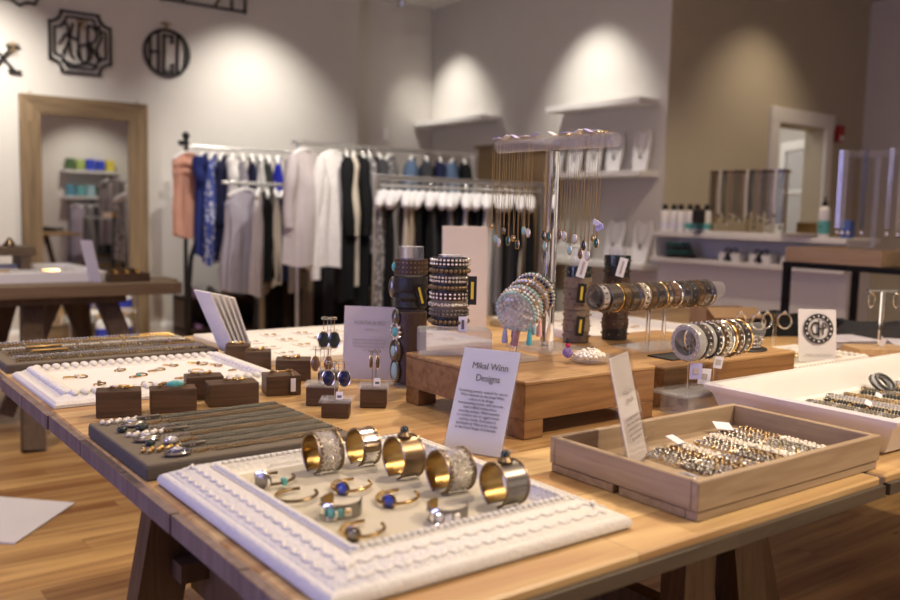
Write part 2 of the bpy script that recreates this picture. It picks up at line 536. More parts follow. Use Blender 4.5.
    def ring(s, c, axis, R, r, a0=0.0, a1=2 * PI, n=28, k=6, x=None, el=1.0):
        X, Y, A = basis(axis)
        if x is not None:
            X = Vector(x).normalized()
            Y = A.cross(X)
        c = Vector(c)
        full = abs(a1 - a0 - 2 * PI) < 1e-6
        pts = [c + (X * math.cos(a0 + (a1 - a0) * i / n) + Y * math.sin(a0 + (a1 - a0) * i / n) * el) * R for i in range(n if full else n + 1)]
        return s.tube(pts, r, k, closed=full)

    def beads(s, pts, r, sub=0):
        for i, p in enumerate(pts):
            s.ball(p, r if isinstance(r, (int, float)) else r[i % len(r)], sub)
        return s

    def prism(s, poly, z0, z1, mx=None, at=(0, 0, 0)):
        n = len(poly)
        vs = [Vector((x, y, z0)) for x, y in poly] + [Vector((x, y, z1)) for x, y in poly]
        fs = [tuple(range(n))[::-1], tuple(range(n, 2 * n))]
        fs += [(i, (i + 1) % n, n + (i + 1) % n, n + i) for i in range(n)]
        if mx is not None:
            vs = [mx @ v for v in vs]
        return s.add([v + Vector(at) for v in vs], fs)

    def frame(s, x0, x1, y0, y1, prof, z=0.0):
        """mitred moulding round a rectangle; prof = (inset, height) pairs, outside to inside"""
        vs, fs = [], []
        for ins, h in prof:
            vs += [(x0 + ins, y0 + ins, z + h), (x1 - ins, y0 + ins, z + h), (x1 - ins, y1 - ins, z + h), (x0 + ins, y1 - ins, z + h)]
        k = len(prof)
        for i in range(k - 1):
            for j in range(4):
                j2 = (j + 1) % 4
                fs.append((i * 4 + j, i * 4 + j2, (i + 1) * 4 + j2, (i + 1) * 4 + j))
        return s.add(vs, fs)

    def build(s, name, material, parent=None, smooth=True, loc=None, rz=0.0):
        me = bpy.data.meshes.new(name)
        me.from_pydata(s.v, [], s.f)
        me.materials.append(material)
        me.validate()
        if smooth:
            for p in me.polygons:
                p.use_smooth = True
            try:
                me.set_sharp_from_angle(angle=math.radians(38))
            except Exception:
                pass
        o = bpy.data.objects.new(name, me)
        COL.objects.link(o)
        if parent is not None:
            o.parent = parent
        if loc is not None:
            o.location = loc
        o.rotation_euler.z = rz
        return o


def tag(o, label, cat, group=None):
    o['label'] = label
    o['category'] = cat
    if group:
        o['group'] = group
    return o


def thing(name, label, cat, loc, rz=0.0, group=None, rot=None):
    o = bpy.data.objects.new(name, None)
    o.empty_display_size = 0.05
    COL.objects.link(o)
    o.location = loc
    o.rotation_euler = rot if rot else (0, 0, rz)
    return tag(o, label, cat, group)


def struct(o):
    o['kind'] = 'structure'
    return o


KIDS = {}


def dup(root, label, loc=None, rz=None):
    c = root.copy()
    COL.objects.link(c)
    c['label'] = label
    if loc is not None:
        c.location = loc
    if rz is not None:
        c.rotation_euler = (c.rotation_euler.x, c.rotation_euler.y, rz)
    for ch in list(root.children):
        d = ch.copy()
        COL.objects.link(d)
        d.parent = c
        for g in list(ch.children):
            e = g.copy()
            COL.objects.link(e)
            e.parent = d
    return c


def text(body, size, material, parent, mx, name='printed_text', align='CENTER', sx=1.0, shear=0.0, space=1.0, extrude=0.0002, spacing=1.0):
    cu = bpy.data.curves.new('txt', 'FONT')
    cu.body = body
    cu.size = size
    cu.align_x = align
    cu.align_y = 'TOP_BASELINE'
    cu.space_line = space
    cu.space_character = spacing
    cu.shear = shear
    cu.extrude = extrude
    t = bpy.data.objects.new('txt', cu)
    COL.objects.link(t)
    dg = bpy.context.evaluated_depsgraph_get()
    me = bpy.data.meshes.new_from_object(t.evaluated_get(dg))
    bpy.data.objects.remove(t)
    for v in me.vertices:
        v.co.x *= sx
    me.transform(mx)
    me.materials.clear()
    me.materials.append(material)
    o = bpy.data.objects.new(name, me)
    COL.objects.link(o)
    if parent:
        o.parent = parent
    return o


ORD = ['first', 'second', 'third', 'fourth', 'fifth', 'sixth', 'seventh', 'eighth', 'ninth', 'tenth', 'eleventh', 'twelfth', 'thirteenth', 'fourteenth',
       'fifteenth', 'sixteenth', 'seventeenth', 'eighteenth', 'nineteenth', 'twentieth', 'twenty-first', 'twenty-second', 'twenty-third', 'twenty-fourth',
       'twenty-fifth', 'twenty-sixth']
TZ = 0.78      # table top height
H = 3.43       # ceiling height

# ------------------------------------------------------------------ the room
XL, XR, YF = -3.0, 9.0, -2.8
YA, YA2, XB, YC, XA = 8.0, 8.23, 5.9, 4.9, 4.8
struct(MB().box((3, 3.2, -0.05), (12.4, 12.4, 0.1)).build('floor', M['floor'], smooth=False))
struct(MB().box((3, 3.2, H + 0.05), (12.4, 12.4, 0.1)).build('ceiling', M['ceiling'], smooth=False))


def wall(name, x0, x1, y0, y1, z0=0, z1=H, m='wall'):
    return struct(MB().box(((x0 + x1) / 2, (y0 + y1) / 2, (z0 + z1) / 2), (x1 - x0, y1 - y0, z1 - z0)).build(name, M[m], smooth=False))


wall('wall_back', XL - .1, XA, YA, YA + .6)
wall('wall_back_recess', XA, XB + .3, YA2, YA2 + .37)
b = MB().box((XB + 0.1, (YC + YA2) / 2, H / 2), (0.2, YA2 - YC, H))
struct(b.build('wall_shelves', M['wall'], smooth=False))
DX0, DX1, DZ = 7.47, 8.27, 2.09
b = MB()
b.box(((XB + 0.2 + DX0) / 2, YC + .1, H / 2), (DX0 - XB - .2, .2, H))
b.box(((XR + DX1) / 2 + .05, YC + .1, H / 2), (XR - DX1 + .1, .2, H))
b.box(((DX0 + DX1) / 2, YC + .1, (H + DZ) / 2), (DX1 - DX0, .2, H - DZ))
struct(b.build('wall_doorway', M['wall_tan'], smooth=False))
b = MB().box((XB + 0.1, YC - 0.005, H / 2), (0.2, 0.01, H))
struct(b.build('wall_corner', M['wall_tan'], smooth=False))
wall('wall_right', XR, XR + .1, YF, YC, m='wall')
wall('wall_front', XL - .1, XR + .1, YF - .1, YF, m='wall')
b = MB()
b.box((XL - .05, (YF + 0.4) / 2, H / 2), (.1, 0.4 - YF, H))
b.box((XL - .05, (4.0 + YA) / 2, H / 2), (.1, YA - 4.0, H))
b.box((XL - .05, 2.2, 0.35), (.1, 3.6, 0.7))
b.box((XL - .05, 2.2, (2.7 + H) / 2), (.1, 3.6, H - 2.7))
struct(b.build('wall_left', M['wall'], smooth=False))
b = MB()
for x in (.45, 2.0, 3.55):
    b.box((x, YF + .02, 1.25), (.07, .04, 2.1))
for z in (.22, 2.28):
    b.box((2.0, YF + .02, z), (3.1, .04, .07))
struct(b.build('added_window_frame', M['trim'], smooth=False))  # made-up window frame on the solid wall, added around the front fill
b = MB()
for y in (0.43, 1.6, 2.8, 3.97):
    b.box((XL - .05, y, 1.7), (.08, .06, 2.0))
for z in (0.73, 2.67):
    b.box((XL - .05, 2.2, z), (.08, 3.6, .06))
struct(b.build('window_1', M['trim'], smooth=False))


def baseboard(name, p0, p1, n):
    b = MB()
    p0, p1, n = Vector(p0), Vector(p1), Vector(n)
    prof = [(0, 0), (.018, 0), (.018, .10), (.012, .125), (.006, .14), (0, .14)]
    k = len(prof)
    vs = [p + n * a + Vector((0, 0, h)) for p in (p0, p1) for a, h in prof]
    fs = [(i, i + 1, k + i + 1, k + i) for i in range(k - 1)] + [tuple(range(k)), tuple(range(k, 2 * k))[::-1]]
    return struct(b.add(vs, fs).build(name, M['trim'], smooth=False))


baseboard('baseboard_back', (XL, YA, 0), (XA, YA, 0), (0, -1, 0))
baseboard('baseboard_recess', (XA, YA2, 0), (XB, YA2, 0), (0, -1, 0))
baseboard('baseboard_shelves', (XB, YC, 0), (XB, YA2, 0), (-1, 0, 0))
baseboard('baseboard_doorway', (XB, YC - .01, 0), (DX0 - .13, YC - .01, 0), (0, -1, 0))
baseboard('baseboard_right', (XR, YF, 0), (XR, YC, 0), (-1, 0, 0))

# doorway casing, hall behind, glazed door standing ajar
b = MB()
b.box((DX0 - .06, YC - .02, 1.055), (.12, .04, 2.11), bev=.006)
b.box((DX1 + .06, YC - .02, 1.055), (.12, .04, 2.11), bev=.006)
b.box(((DX0 + DX1) / 2, YC - .022, 2.17), (DX1 - DX0 + .26, .045, .14), bev=.006)
struct(b.build('trim_1', M['trim']))
b = MB()
b.box((8.25, 7.6, 1.3), (2.8, .1, 2.6))
b.box((6.85, 6.3, 1.3), (.1, 2.6, 2.6))
b.box((9.65, 6.3, 1.3), (.1, 2.6, 2.6))
struct(b.build('wall_hall', M['ceiling'], smooth=False))
d1 = bpy.data.objects.new('door_1', None)
COL.objects.link(d1)
struct(d1)
d1.location = (8.60, 5.23, 0)
d1.rotation_euler.z = math.radians(57.6)
b = MB()
W_ = 0.66
for x in (.055, W_ - .055):
    b.box((x, 0, 1.03), (.11, .04, 2.04), bev=.004)
for z, hh in ((.12, .22), (.95, .10), (1.5, .045), (2.0, .10)):
    b.box((W_ / 2, 0, z), (W_ - .2, .038, hh), bev=.004)
b.build('door_frame', M['trim'], d1)
MB().box((W_ / 2, 0, 1.1), (W_ - .2, .008, 1.8)).build('door_pane', M['frosted'], d1)
MB().lathe((W_ - .06, -.02, 1.0), [(.012, 0), (.012, .03), (.028, .04), (.03, .06), (.018, .075)], (0, -1, 0), 16).build('door_knob', M['black_metal'], d1)


# ------------------------------------------------------------------ tables
def sawhorse(parent, cx, cy, top, ln, spread, splay, m, w=.062, rz=0.0, name='leg', mid=.84):
    """beam along local Y with two A frames; every leg a mesh of its own"""
    R = Matrix.Rotation(rz, 3, 'Z')

    def P(x, y, z):
        return R @ Vector((x, y, 0)) + Vector((cx, cy, z))
    b = MB().bar(P(0, -ln / 2 - .04, top - .045), P(0, ln / 2 + .04, top - .045), .09, .05, up=(1, 0, 0))
    b.build('trestle_beam', m, parent)
    for e in (-1, 1):
        for s in (-1, 1):
            MB().bar(P(s * .055, e * ln / 2, top - .005), P(s * spread, e * (ln / 2 + splay), 0.0), w, w * 0.62, up=R @ Vector((0, 1, 0))).build(name, m, parent)
        zz = top * mid
        f = 1 - zz / top
        xx = .055 + (spread - .055) * f
        MB().bar(P(-xx + .01, e * (ln / 2 + splay * f - .03), zz), P(xx - .01, e * (ln / 2 + splay * f - .03), zz), .07, .03, up=(0, 0, 1)).build('stretcher', m, parent)
    zz = top * (mid - .02)
    MB().bar(P(0, -ln / 2 - splay * .4, zz), P(0, ln / 2 + splay * .4, zz), .085, .035, up=(1, 0, 0)).build('stretcher', m, parent)


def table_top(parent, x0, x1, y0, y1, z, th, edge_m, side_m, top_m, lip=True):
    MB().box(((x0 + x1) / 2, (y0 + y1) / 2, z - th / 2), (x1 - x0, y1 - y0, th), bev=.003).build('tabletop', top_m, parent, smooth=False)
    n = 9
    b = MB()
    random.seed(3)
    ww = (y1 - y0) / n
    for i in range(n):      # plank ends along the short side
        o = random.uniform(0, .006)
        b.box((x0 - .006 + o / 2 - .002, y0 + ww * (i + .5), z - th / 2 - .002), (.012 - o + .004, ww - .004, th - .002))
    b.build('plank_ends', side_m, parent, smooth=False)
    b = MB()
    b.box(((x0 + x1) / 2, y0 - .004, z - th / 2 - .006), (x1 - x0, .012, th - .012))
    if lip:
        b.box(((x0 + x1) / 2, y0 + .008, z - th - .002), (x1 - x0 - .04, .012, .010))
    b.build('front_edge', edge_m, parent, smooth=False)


t1 = thing('display_table', 'big oak plank table with dark trestles at front, white trays and wooden blocks on it', 'table', (0, 0, 0), group=None)
table_top(t1, 0.428, 1.442, 0.714, 2.79, TZ, .031, M['edge_dark'], M['edge'], M['top'])
sawhorse(t1, 0.540, 1.110, TZ - .031, .50, .165, .06, M['leg'], w=.075)
sawhorse(t1, 1.235, 1.12, TZ - .031, .46, .13, .06, M['leg'], w=.078, mid=.66)
t2 = thing('display_table', 'oak plank table at right under the glossy white tray and monogram card', 'table', (0, 0, 0))
table_top(t2, 1.458, 3.40, 0.714, 2.79, TZ, .031, M['edge_dark'], M['edge'], M['top'])
sawhorse(t2, 2.0, 1.9, TZ - .031, .9, .2, .1, M['leg'])
sawhorse(t2, 3.0, 1.75, TZ - .031, .9, .2, .1, M['leg'])

# far trestle table on the left
t3 = thing('trestle_table', 'long brown trestle table in front of the rustic mirror', 'table', (0, 0, 0))
b = MB()
for i in range(4):
    b.box((0.13 + (0, .05, -.03, .02)[i], 4.895 + .2 * i, TZ - .032), (3.28, .198, .064), bev=.004)
b.build('tabletop', M['far_top'], t3)
MB().box((-0.05, 4.93, TZ - .085), (3.1, .05, .05)).build('apron', M['leg_far'], t3)
for cx, sg in ((1.30, 1), (-.6, -1)):
    for y0, y1 in ((5.0, 4.55), (5.5, 5.95)):
        MB().bar((cx + .10, y0, TZ - .06), (cx + .26, y1 - .0, 0), .10, .06, up=(0, 1, 0)).build('leg', M['leg_far'], t3)
        MB().bar((cx - .26, y0, TZ - .06), (cx - .36, y1, 0), .10, .06, up=(0, 1, 0)).build('leg', M['leg_far'], t3)
    MB().bar((cx - .08, 5.2, TZ - .06), (cx - .36, 5.2, .05), .075, .05, up=(0, 1, 0)).build('brace', M['leg_far'], t3)
    MB().bar((cx - .04, 5.25, TZ - .06), (cx + .22, 5.25, .05), .075, .05, up=(0, 1, 0)).build('brace', M['leg_far'], t3)

# ------------------------------------------------------------------ trays
def fancy_tray(name, label, x0, x1, y0, y1, prof, panel_z, panel_m, bead_in, bead_z, bead_r, leaf=None, group=None, inset_panel=None):
    t = thing(name, label, 'tray', ((x0 + x1) / 2, (y0 + y1) / 2, TZ + .001), group=group)
    hx, hy = (x1 - x0) / 2, (y1 - y0) / 2
    MB().frame(-hx, hx, -hy, hy, prof).build('moulding', M['carved'], t)
    ins = prof[-1][0] - .002
    MB().box((0, 0, panel_z / 2), (2 * (hx - ins), 2 * (hy - ins), panel_z)).build('lining', panel_m, t, smooth=False)
    b = MB()
    ax, ay = hx - bead_in, hy - bead_in
    for side in range(4):
        L = 2 * (ax if side % 2 == 0 else ay)
        n = int(L / (bead_r * 2.0))
        for i in range(n):
            u = -L / 2 + L * (i + .5) / n
            p = (u, -ay, bead_z) if side == 0 else (ax, u, bead_z) if side == 1 else (u, ay, bead_z) if side == 2 else (-ax, u, bead_z)
            b.ball(p, ((bead_r, bead_r * (1.45 if bead_r > .006 else 1), bead_r * .8) if side % 2 == 0 else (bead_r * (1.45 if bead_r > .006 else 1), bead_r, bead_r * .8)), 1)
    b.build('beaded_edge', M['carved'], t)
    if leaf:
        li, lz, ls = leaf
        b = MB()
        ax, ay = hx - li, hy - li
        random.seed(5)
        for side in range(4):
            L = 2 * (ax if side % 2 == 0 else ay)
            n = int(L / (ls * .95))
            a = (0, PI / 2, PI, 3 * PI / 2)[side]
            for i in range(n):
                u = -L / 2 + L * (i + .5) / n
                for k in (-1, 1):
                    off = k * .0095
                    R = Matrix.Rotation(a, 3, 'Z') @ Matrix.Rotation(.37, 3, 'X') @ Matrix.Rotation(k * (.55 if i % 2 else -.45), 3, 'Z')
                    z = lz - .0005 + .39 * off
                    sg = {0: (u, -ay + off), 1: (ax - off, u), 2: (-u, ay - off), 3: (-ax + off, -u)}[side]
                    b.ball((sg[0], sg[1], z), (ls * .55, ls * .24, .0014), 1, R)
        b.build('leaf_relief', M['carved'], t)
    return t


P_front = [(0, .002), (-.001, .008), (.002, .014), (.008, .0175), (.011, .0175), (.013, .020), (.050, .0345), (.053, .0345), (.055, .0315), (.058, .0315), (.060, .035), (.069, .035), (.073, .030), (.077, .022), (.081, .020)]
fancy_tray('carved_tray', 'big white carved frame tray of cuff bracelets at the front table corner', .442, .905, .778, 1.305, P_front, .020, M['cream'], .0645, .0365, .0048, leaf=(.030, .028, .013))
P_bead = [(0, 0), (0, .006), (.006, .012), (.016, .013), (.020, .016), (.028, .020), (.046, .022), (.052, .016), (.056, .012)]
fancy_tray('beaded_tray', 'white frame tray with knobbly bead border holding fine gold rings', .435, .965, 1.905, 2.315, P_bead, .012, M['card'], .037, .022, .0105)
P_flat = [(0, 0), (0, .014), (.004, .018), (.02, .020), (.024, .016), (.034, .016), (.038, .012)]
fancy_tray('flat_tray', 'wide white frame tray with earring cards at the back of the table', 1.03, 1.80, 2.15, 2.70, P_flat, .012, M['card'], .029, .016, .003)
P_round = [(0, 0), (-.004, .010), (0, .028), (.012, .036), (.026, .032), (.034, .020), (.038, .012)]
fancy_tray('rounded_tray', 'white round-rimmed tray behind the second wooden riser', 2.12, 2.62, 1.95, 2.55, P_round, .012, M['card'], .04, .013, .003)
fancy_tray('beaded_tray', 'white beaded tray behind the glossy tray, hoop earrings beside it', 2.14, 2.60, 1.30, 1.60, P_bead, .012, M['cream'], .037, .022, .009)


def slab_tray(name, label, x0, x1, y0, y1, h, m, m2):
    t = thing(name, label, 'display pad', ((x0 + x1) / 2, (y0 + y1) / 2, TZ + .001))
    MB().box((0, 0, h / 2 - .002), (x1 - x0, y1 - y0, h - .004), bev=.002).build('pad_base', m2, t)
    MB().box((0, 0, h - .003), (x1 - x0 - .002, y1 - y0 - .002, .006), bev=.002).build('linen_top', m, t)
    return t


slab_tray('necklace_pad', 'taupe linen pad of dark necklaces beside the carved white tray', .432, .80, 1.325, 1.645, .025, M['linen'], M['linen_dark'])
slab_tray('necklace_pad', 'grey linen pad of beaded necklaces at the far left table corner', .432, .975, 2.36, 2.72, .022, M['linen'], M['linen_dark'])

# glossy white tray at right
t = thing('glossy_tray', 'large glossy white tray with flared sides holding black bead necklaces', 'tray', (2.08, .95, TZ + .001))
b = MB()
hx, hy = .53, .205
prof = [(.042, 0), (.034, .004), (.022, .030), (.014, .052), (.002, .062), (0, .070), (.004, .074), (.016, .073), (.022, .066), (.034, .040), (.048, .018), (.060, .014)]
b.frame(-hx, hx, -hy, hy, prof)
b.build('flared_rim', M['white'], t)
MB().box((0, 0, .0075), (2 * (hx - .045), 2 * (hy - .045), .013)).build('lining', M['cream'], t, smooth=False)

# raw wood tray of bracelets
t = thing('wooden_tray', 'raw oak box tray of pearl and silver bracelets at the table edge', 'tray', (1.242, .889, TZ + .001))
hx, hy, hh = .246, .148, .058
for q in (-1, 1):
    MB().box((0, q * (hy - .006), .036), (2 * hx, .012, .044), bev=.0015).build('long_side', M['box_wood'], t)
    MB().box((q * (hx - .006), 0, .036), (.012, 2 * hy - .024, .0438), bev=.0015).build('short_side', M['box_wood_y'], t)
MB().box((0, 0, .016), (2 * hx - .022, 2 * hy - .022, .006)).build('bottom', M['box_wood'], t, smooth=False)
b = MB()
b.box((0, -hy + .012, .0065), (2 * hx - .006, .02, .013), bev=.001)
b.box((0, hy - .012, .0065), (2 * hx - .006, .02, .013), bev=.001)
b.box((-hx + .012, -.064, .0065), (.02, .124, .013), bev=.001)
b.box((-hx + .012, .07, .0065), (.02, .12, .013), bev=.001)
b.box((hx - .012, 0, .0065), (.02, 2 * hy - .05, .013), bev=.001)
b.build('plinth', M['box_wood'], t)


# ------------------------------------------------------------------ wooden risers and acrylic blocks
def riser(label, x0, x1, y0, y1, h, fh):
    t = thing('wooden_riser', label, 'riser', ((x0 + x1) / 2, (y0 + y1) / 2, TZ + .001))
    hx, hy = (x1 - x0) / 2, (y1 - y0) / 2
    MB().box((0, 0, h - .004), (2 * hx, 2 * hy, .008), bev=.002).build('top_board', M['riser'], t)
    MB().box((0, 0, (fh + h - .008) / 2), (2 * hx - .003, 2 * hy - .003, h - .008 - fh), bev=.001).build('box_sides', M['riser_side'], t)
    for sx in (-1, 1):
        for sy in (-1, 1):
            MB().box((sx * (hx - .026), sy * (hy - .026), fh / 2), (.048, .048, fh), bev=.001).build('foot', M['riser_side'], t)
    return t


RZ1, RZ2 = TZ + .111, TZ + .090
riser('square wooden riser with four feet, pearl dish and bangle stand on top', 1.090, 1.455, 1.205, 1.60, .110, .035)
riser('long wooden riser behind, two bars of cuffs and bangles standing on it', 1.545, 2.055, 1.255, 1.70, .089, .03)

t = thing('acrylic_block', 'frosted acrylic block on the square riser under beaded wrap bracelets', 'block', (1.176, 1.538, RZ1 + .001), rz=-.55)
MB().box((0, 0, .027), (.158, .085, .054), bev=.003).build('frosted_body', M['frosted'], t)
t = thing('acrylic_block', 'clear acrylic block with overhanging plate behind the raw oak tray', 'block', (1.575, 1.196, TZ + .001))
MB().box((.005, 0, .0225), (.145, .075, .045), bev=.002).build('block_body', M['frosted'], t)
MB().box((0, 0, .0485), (.19, .095, .006), bev=.001).build('top_plate', M['clear_edge'], t)


# ------------------------------------------------------------------ dark wooden jewellery blocks
BL = [((.530, 1.79), .085, .048, .052, -.30, 'leftmost dark wooden jewellery block, below the beaded tray'),
      ((.634, 1.775), .090, .048, .048, -.27, 'dark wooden jewellery block with a turquoise cuff, second from left'),
      ((.762, 1.775), .105, .055, .048, -.22, 'wide dark wooden block between the turquoise cuff block and gold ring block'),
      ((.735, 1.865), .080, .050, .050, -.25, 'dark wooden block half hidden at the corner of the beaded tray'),
      ((.900, 1.82), .078, .060, .045, -.25, 'dark wooden block with a gold cuff and hanging white tag'),
      ((1.005, 1.965), .085, .062, .050, -.5, 'dark wooden block with gold trinkets behind the earring stands'),
      ((.985, 2.125), .066, .050, .050, -.45, 'dark wooden block with a gold bar ring beside the flat tray'),
      ((.990, 2.265), .066, .045, .046, -.45, 'small dark wooden block furthest back by the leaning cards')]
for i, ((x, y), w, d, h, rz, lb) in enumerate(BL):
    t = MB().box((0, 0, h / 2), (w, d, h), bev=.0015).build('jewellery_block', M['block'], loc=(x, y, TZ + .001), rz=rz)
    tag(t, lb, 'block', 'dark jewellery blocks')
    # what lies on it
    bz = TZ + .001 + h + .0008
    k = i % 4
    if i == 1:
        r = thing('cuff_bracelet', 'flat gold cuff set with turquoise on the second wooden block', 'bracelet', (x, y, bz), rz)
        b = MB()
        for j in range(14):
            a = .4 + j * .24
            b.ball((.026 * math.cos(a), .017 * math.sin(a), .0045), .004, 0)
        b.build('cuff_band', M['gold'], r)
        MB().ball((.004, -.016, .009), (.018, .006, .007), 2).build('turquoise_stone', M['turq'], r)
    elif i == 4:
        r = thing('cuff_bracelet', 'thin gold open cuff on the wooden block with white tag', 'bracelet', (x, y, bz), rz)
        MB().ring((0, 0, .005), (0, .25, 1), .024, .0025, .3, 5.6).build('cuff_band', M['gold'], r)
        g = MB().bar((.02, -.02, .004), (.02, -.034, -.0015), .0015, .0015)
        g.build('string', M['gold'], r)
        MB().box((.02, -.0345, -.022), (.011, .0012, .03)).build('price_tag', M['tag'], r)
    else:
        wh = ['leftmost block', '', 'wide block', 'half hidden block', '', 'block behind the earring stands', 'block beside the flat tray', 'furthest back block'][i]
        r = thing('finger_ring', ('gold bar bangle lying on the ' if i in (0, 2) else 'small gold ring resting on the ') + wh, 'ring', (x, y, bz), rz)
        b = MB()
        if i in (0, 2):
            b.ring((0, 0, .004), (0, .12, 1), .026, .0022, .5, 5.8, el=.6)
            b.ball((.012, -.014, .006), (.016, .004, .004), 1)
        else:
            b.ring((0, 0, .0035), (0, 0.1, 1), .012, .002)
            b.ring((-.018, .004, .0035), (0, 0.1, 1), .009, .002)
            b.ball((0.012, -.006, .006), .0045, 1)
        b.build('gold_band', M['gold'], r)
        MB().ball((-.006, -.01, .007), (.006, .004, .004), 1).build('setting', M['pearl'], r)

# ------------------------------------------------------------------ earring stands
ES = [((1.006, 1.79), .046, .046, .120, .012, 'dark_stone', (.013, .019), 'tallest acrylic earring stand with long dark oval drops', .047),
      ((.925, 1.675), .062, .040, .078, .014, 'amber', (.009, .015), 'acrylic earring stand on a wooden cube with brown oval drops', .03),
      ((.895, 1.560), .056, .030, .076, .016, 'navy_stone', (.012, .016), 'acrylic earring stand in front with midnight blue oval drops', .028),
      ((1.010, 1.600), .056, .040, .076, .007, 'bronze', (.003, .014), 'acrylic earring stand nearest the square riser with slim gold drops', .020)]
for (x, y), cw, ch, ph, off, st, (ra, rb), lb, drop in ES:
    t = thing('earring_stand', lb, 'earring stand', (x, y, TZ + .001), -.62, 'earring stands on wooden cubes')
    MB().box((0, 0, ch / 2), (cw, cw * .85, ch), bev=.0015).build('wooden_base', M['block'], t)
    MB().box((0, 0, ch + .0035), (cw * 1.18, cw, .005), bev=.001).build('acrylic_plate', M['clear_edge'], t)
    b = MB().box((0, 0, ch + .006 + ph / 2), (.009, .006, ph), bev=.001)
    b.box((0, 0, ch + ph + .003), (off * 2 + .012, .006, .006), bev=.001)
    b.build('acrylic_post', M['acrylic'], t)
    e = thing('drop_earrings', lb.split(' with ')[1] + ' hanging as a pair on an acrylic stand', 'earrings', (x, y, TZ + .001 + ch + ph), -.62)
    for s in (-1, 1):
        z = -drop
        MB().tube([(s * off, -.0045, .004), (s * off, -.006, 0), (s * off, -.006, z + rb)], .0009, 5).build('ear_hook', M['gold'], e)
        so = MB().ball((s * off, -.006, z), (ra, .004, rb), 2).build('stone', M[st], e)
        MB().ring((s * off, -.006, z), (0, 1, 0), ra * 1.06, .0012, el=rb / ra, x=(1, 0, 0)).build('stone_rim', M['gold'] if st in ('amber', 'bronze') else M['silver_s'], so)
    g = thing('price_tag', 'tiny white price tag at the foot of the stand with ' + lb.split(' with ')[1], 'tag', (x, y, TZ + .001 + ch + .0065), -.62 + .1)
    MB().box((.006, -.014, .008), (.014, .001, .016), mx=Matrix.Rotation(-.3, 3, 'X')).build('card_tag', M['tag'], g)
    MB().box((.006, -.0152, .006), (.009, .0005, .005), mx=Matrix.Rotation(-.3, 3, 'X')).build('barcode', M['ink'], g)


# ------------------------------------------------------------------ signs
def sign(label, loc, rz, w, h, lean, holder=True, m='card', name='sign_holder'):
    """card in an acrylic slant holder; front faces local -Y; the panel leans back"""
    t = thing(name, label, 'sign', loc, rz)
    R = Matrix.Rotation(-lean, 3, 'X')
    c = R @ Vector((0, 0, h / 2))
    MB().box(c, (w - .004, .0012, h - .004), mx=R).build('printed_card', M[m], t)
    if holder:
        f = MB().box(R @ Vector((0, -.0022, h / 2)), (w, .0016, h), mx=R)
        f.build('front_panel', M['clear'], t)
        f = MB().box(R @ Vector((0, .0022, h / 2)), (w, .0016, h), mx=R)
        f.box((0, .028, .001), (w, .06, .002))
        f.build('back_panel', M['clear_edge'], t)
    mx = (R.to_4x4() @ Matrix.Translation((0, -.0032, 0)) @ Matrix.Rotation(PI / 2, 4, 'X'))
    return t, mx


BODY = ('Combining jewelry, inspired by nature,\nWinn channels to the Deep West\nculture in its design.\nIncorporating stones, with intricate\n'
        'hand crafted metals into a\nstunning antique, Mikal\'s jewelry\nis a creative mix of rugged stones\nand fine metals. Each piece is\n'
        'handmade by Mikal in her studio\nin the Front Range of Colorado.')
t, mx = sign('lilac white Mikal Winn Designs card in acrylic holder behind the carved tray', (.950, 1.185, TZ + .001), -1.12, .114, .192, .42)
text('Mikal Winn\nDesigns', .0175, M['ink'], t, mx @ Matrix.Translation((.004, .152, 0)), sx=.92, space=1.25, spacing=.95)
text(BODY, .0072, M['ink'], t, mx @ Matrix.Translation((0, .108, 0)), sx=.85, space=1.02)
t, mx = sign('cream printed card standing beside the turquoise cuff column', (1.150, 1.850, TZ + .001), -.75, .135, .185, .12, holder=False, m='card_cream', name='sign_card')
text('PORTIA & FEZ', .013, M['ink_soft'], t, mx @ Matrix.Translation((0, .138, .002)), sx=.95)
text('jewelry', .008, M['ink_soft'], t, mx @ Matrix.Translation((0, .124, .002)))
text('Handmade pieces from the\nstudio, each one made with\nfine metals and stones by\nthe artist.', .0075, M['ink_soft'], t, mx @ Matrix.Translation((0, .098, .002)), space=1.1)

# acrylic slant sign in the oak tray
t = thing('sign_holder', 'narrow clear acrylic sign leaning in the raw oak tray', 'sign', (1.104, .940, TZ + .0205), .42)
R = Matrix.Rotation(-.24, 3, 'X')
MB().box(R @ Vector((0, 0, .091)), (.095, .0014, .176), mx=R).build('printed_card', M['card_cream'], t)
f = MB().box(R @ Vector((0, -.004, .093)), (.100, .0014, .184), mx=R)
f.box(R @ Vector((0, .004, .093)), (.100, .0014, .184), mx=R)
f.box((0, .02, .0018), (.100, .05, .003))
f.build('acrylic_panels', M['clear'], t)
mx = R.to_4x4() @ Matrix.Translation((0, -.0058, 0)) @ Matrix.Rotation(PI / 2, 4, 'X')
text('Silver\npearls', .014, M['ink_soft'], t, mx @ Matrix.Translation((0, .115, 0)))
text('Stacking bracelets of\nsilver and freshwater\npearl on elastic cord,\nmade to be worn in\nlayers of three.', .0085, M['ink_soft'], t, mx @ Matrix.Translation((0, .075, 0)))

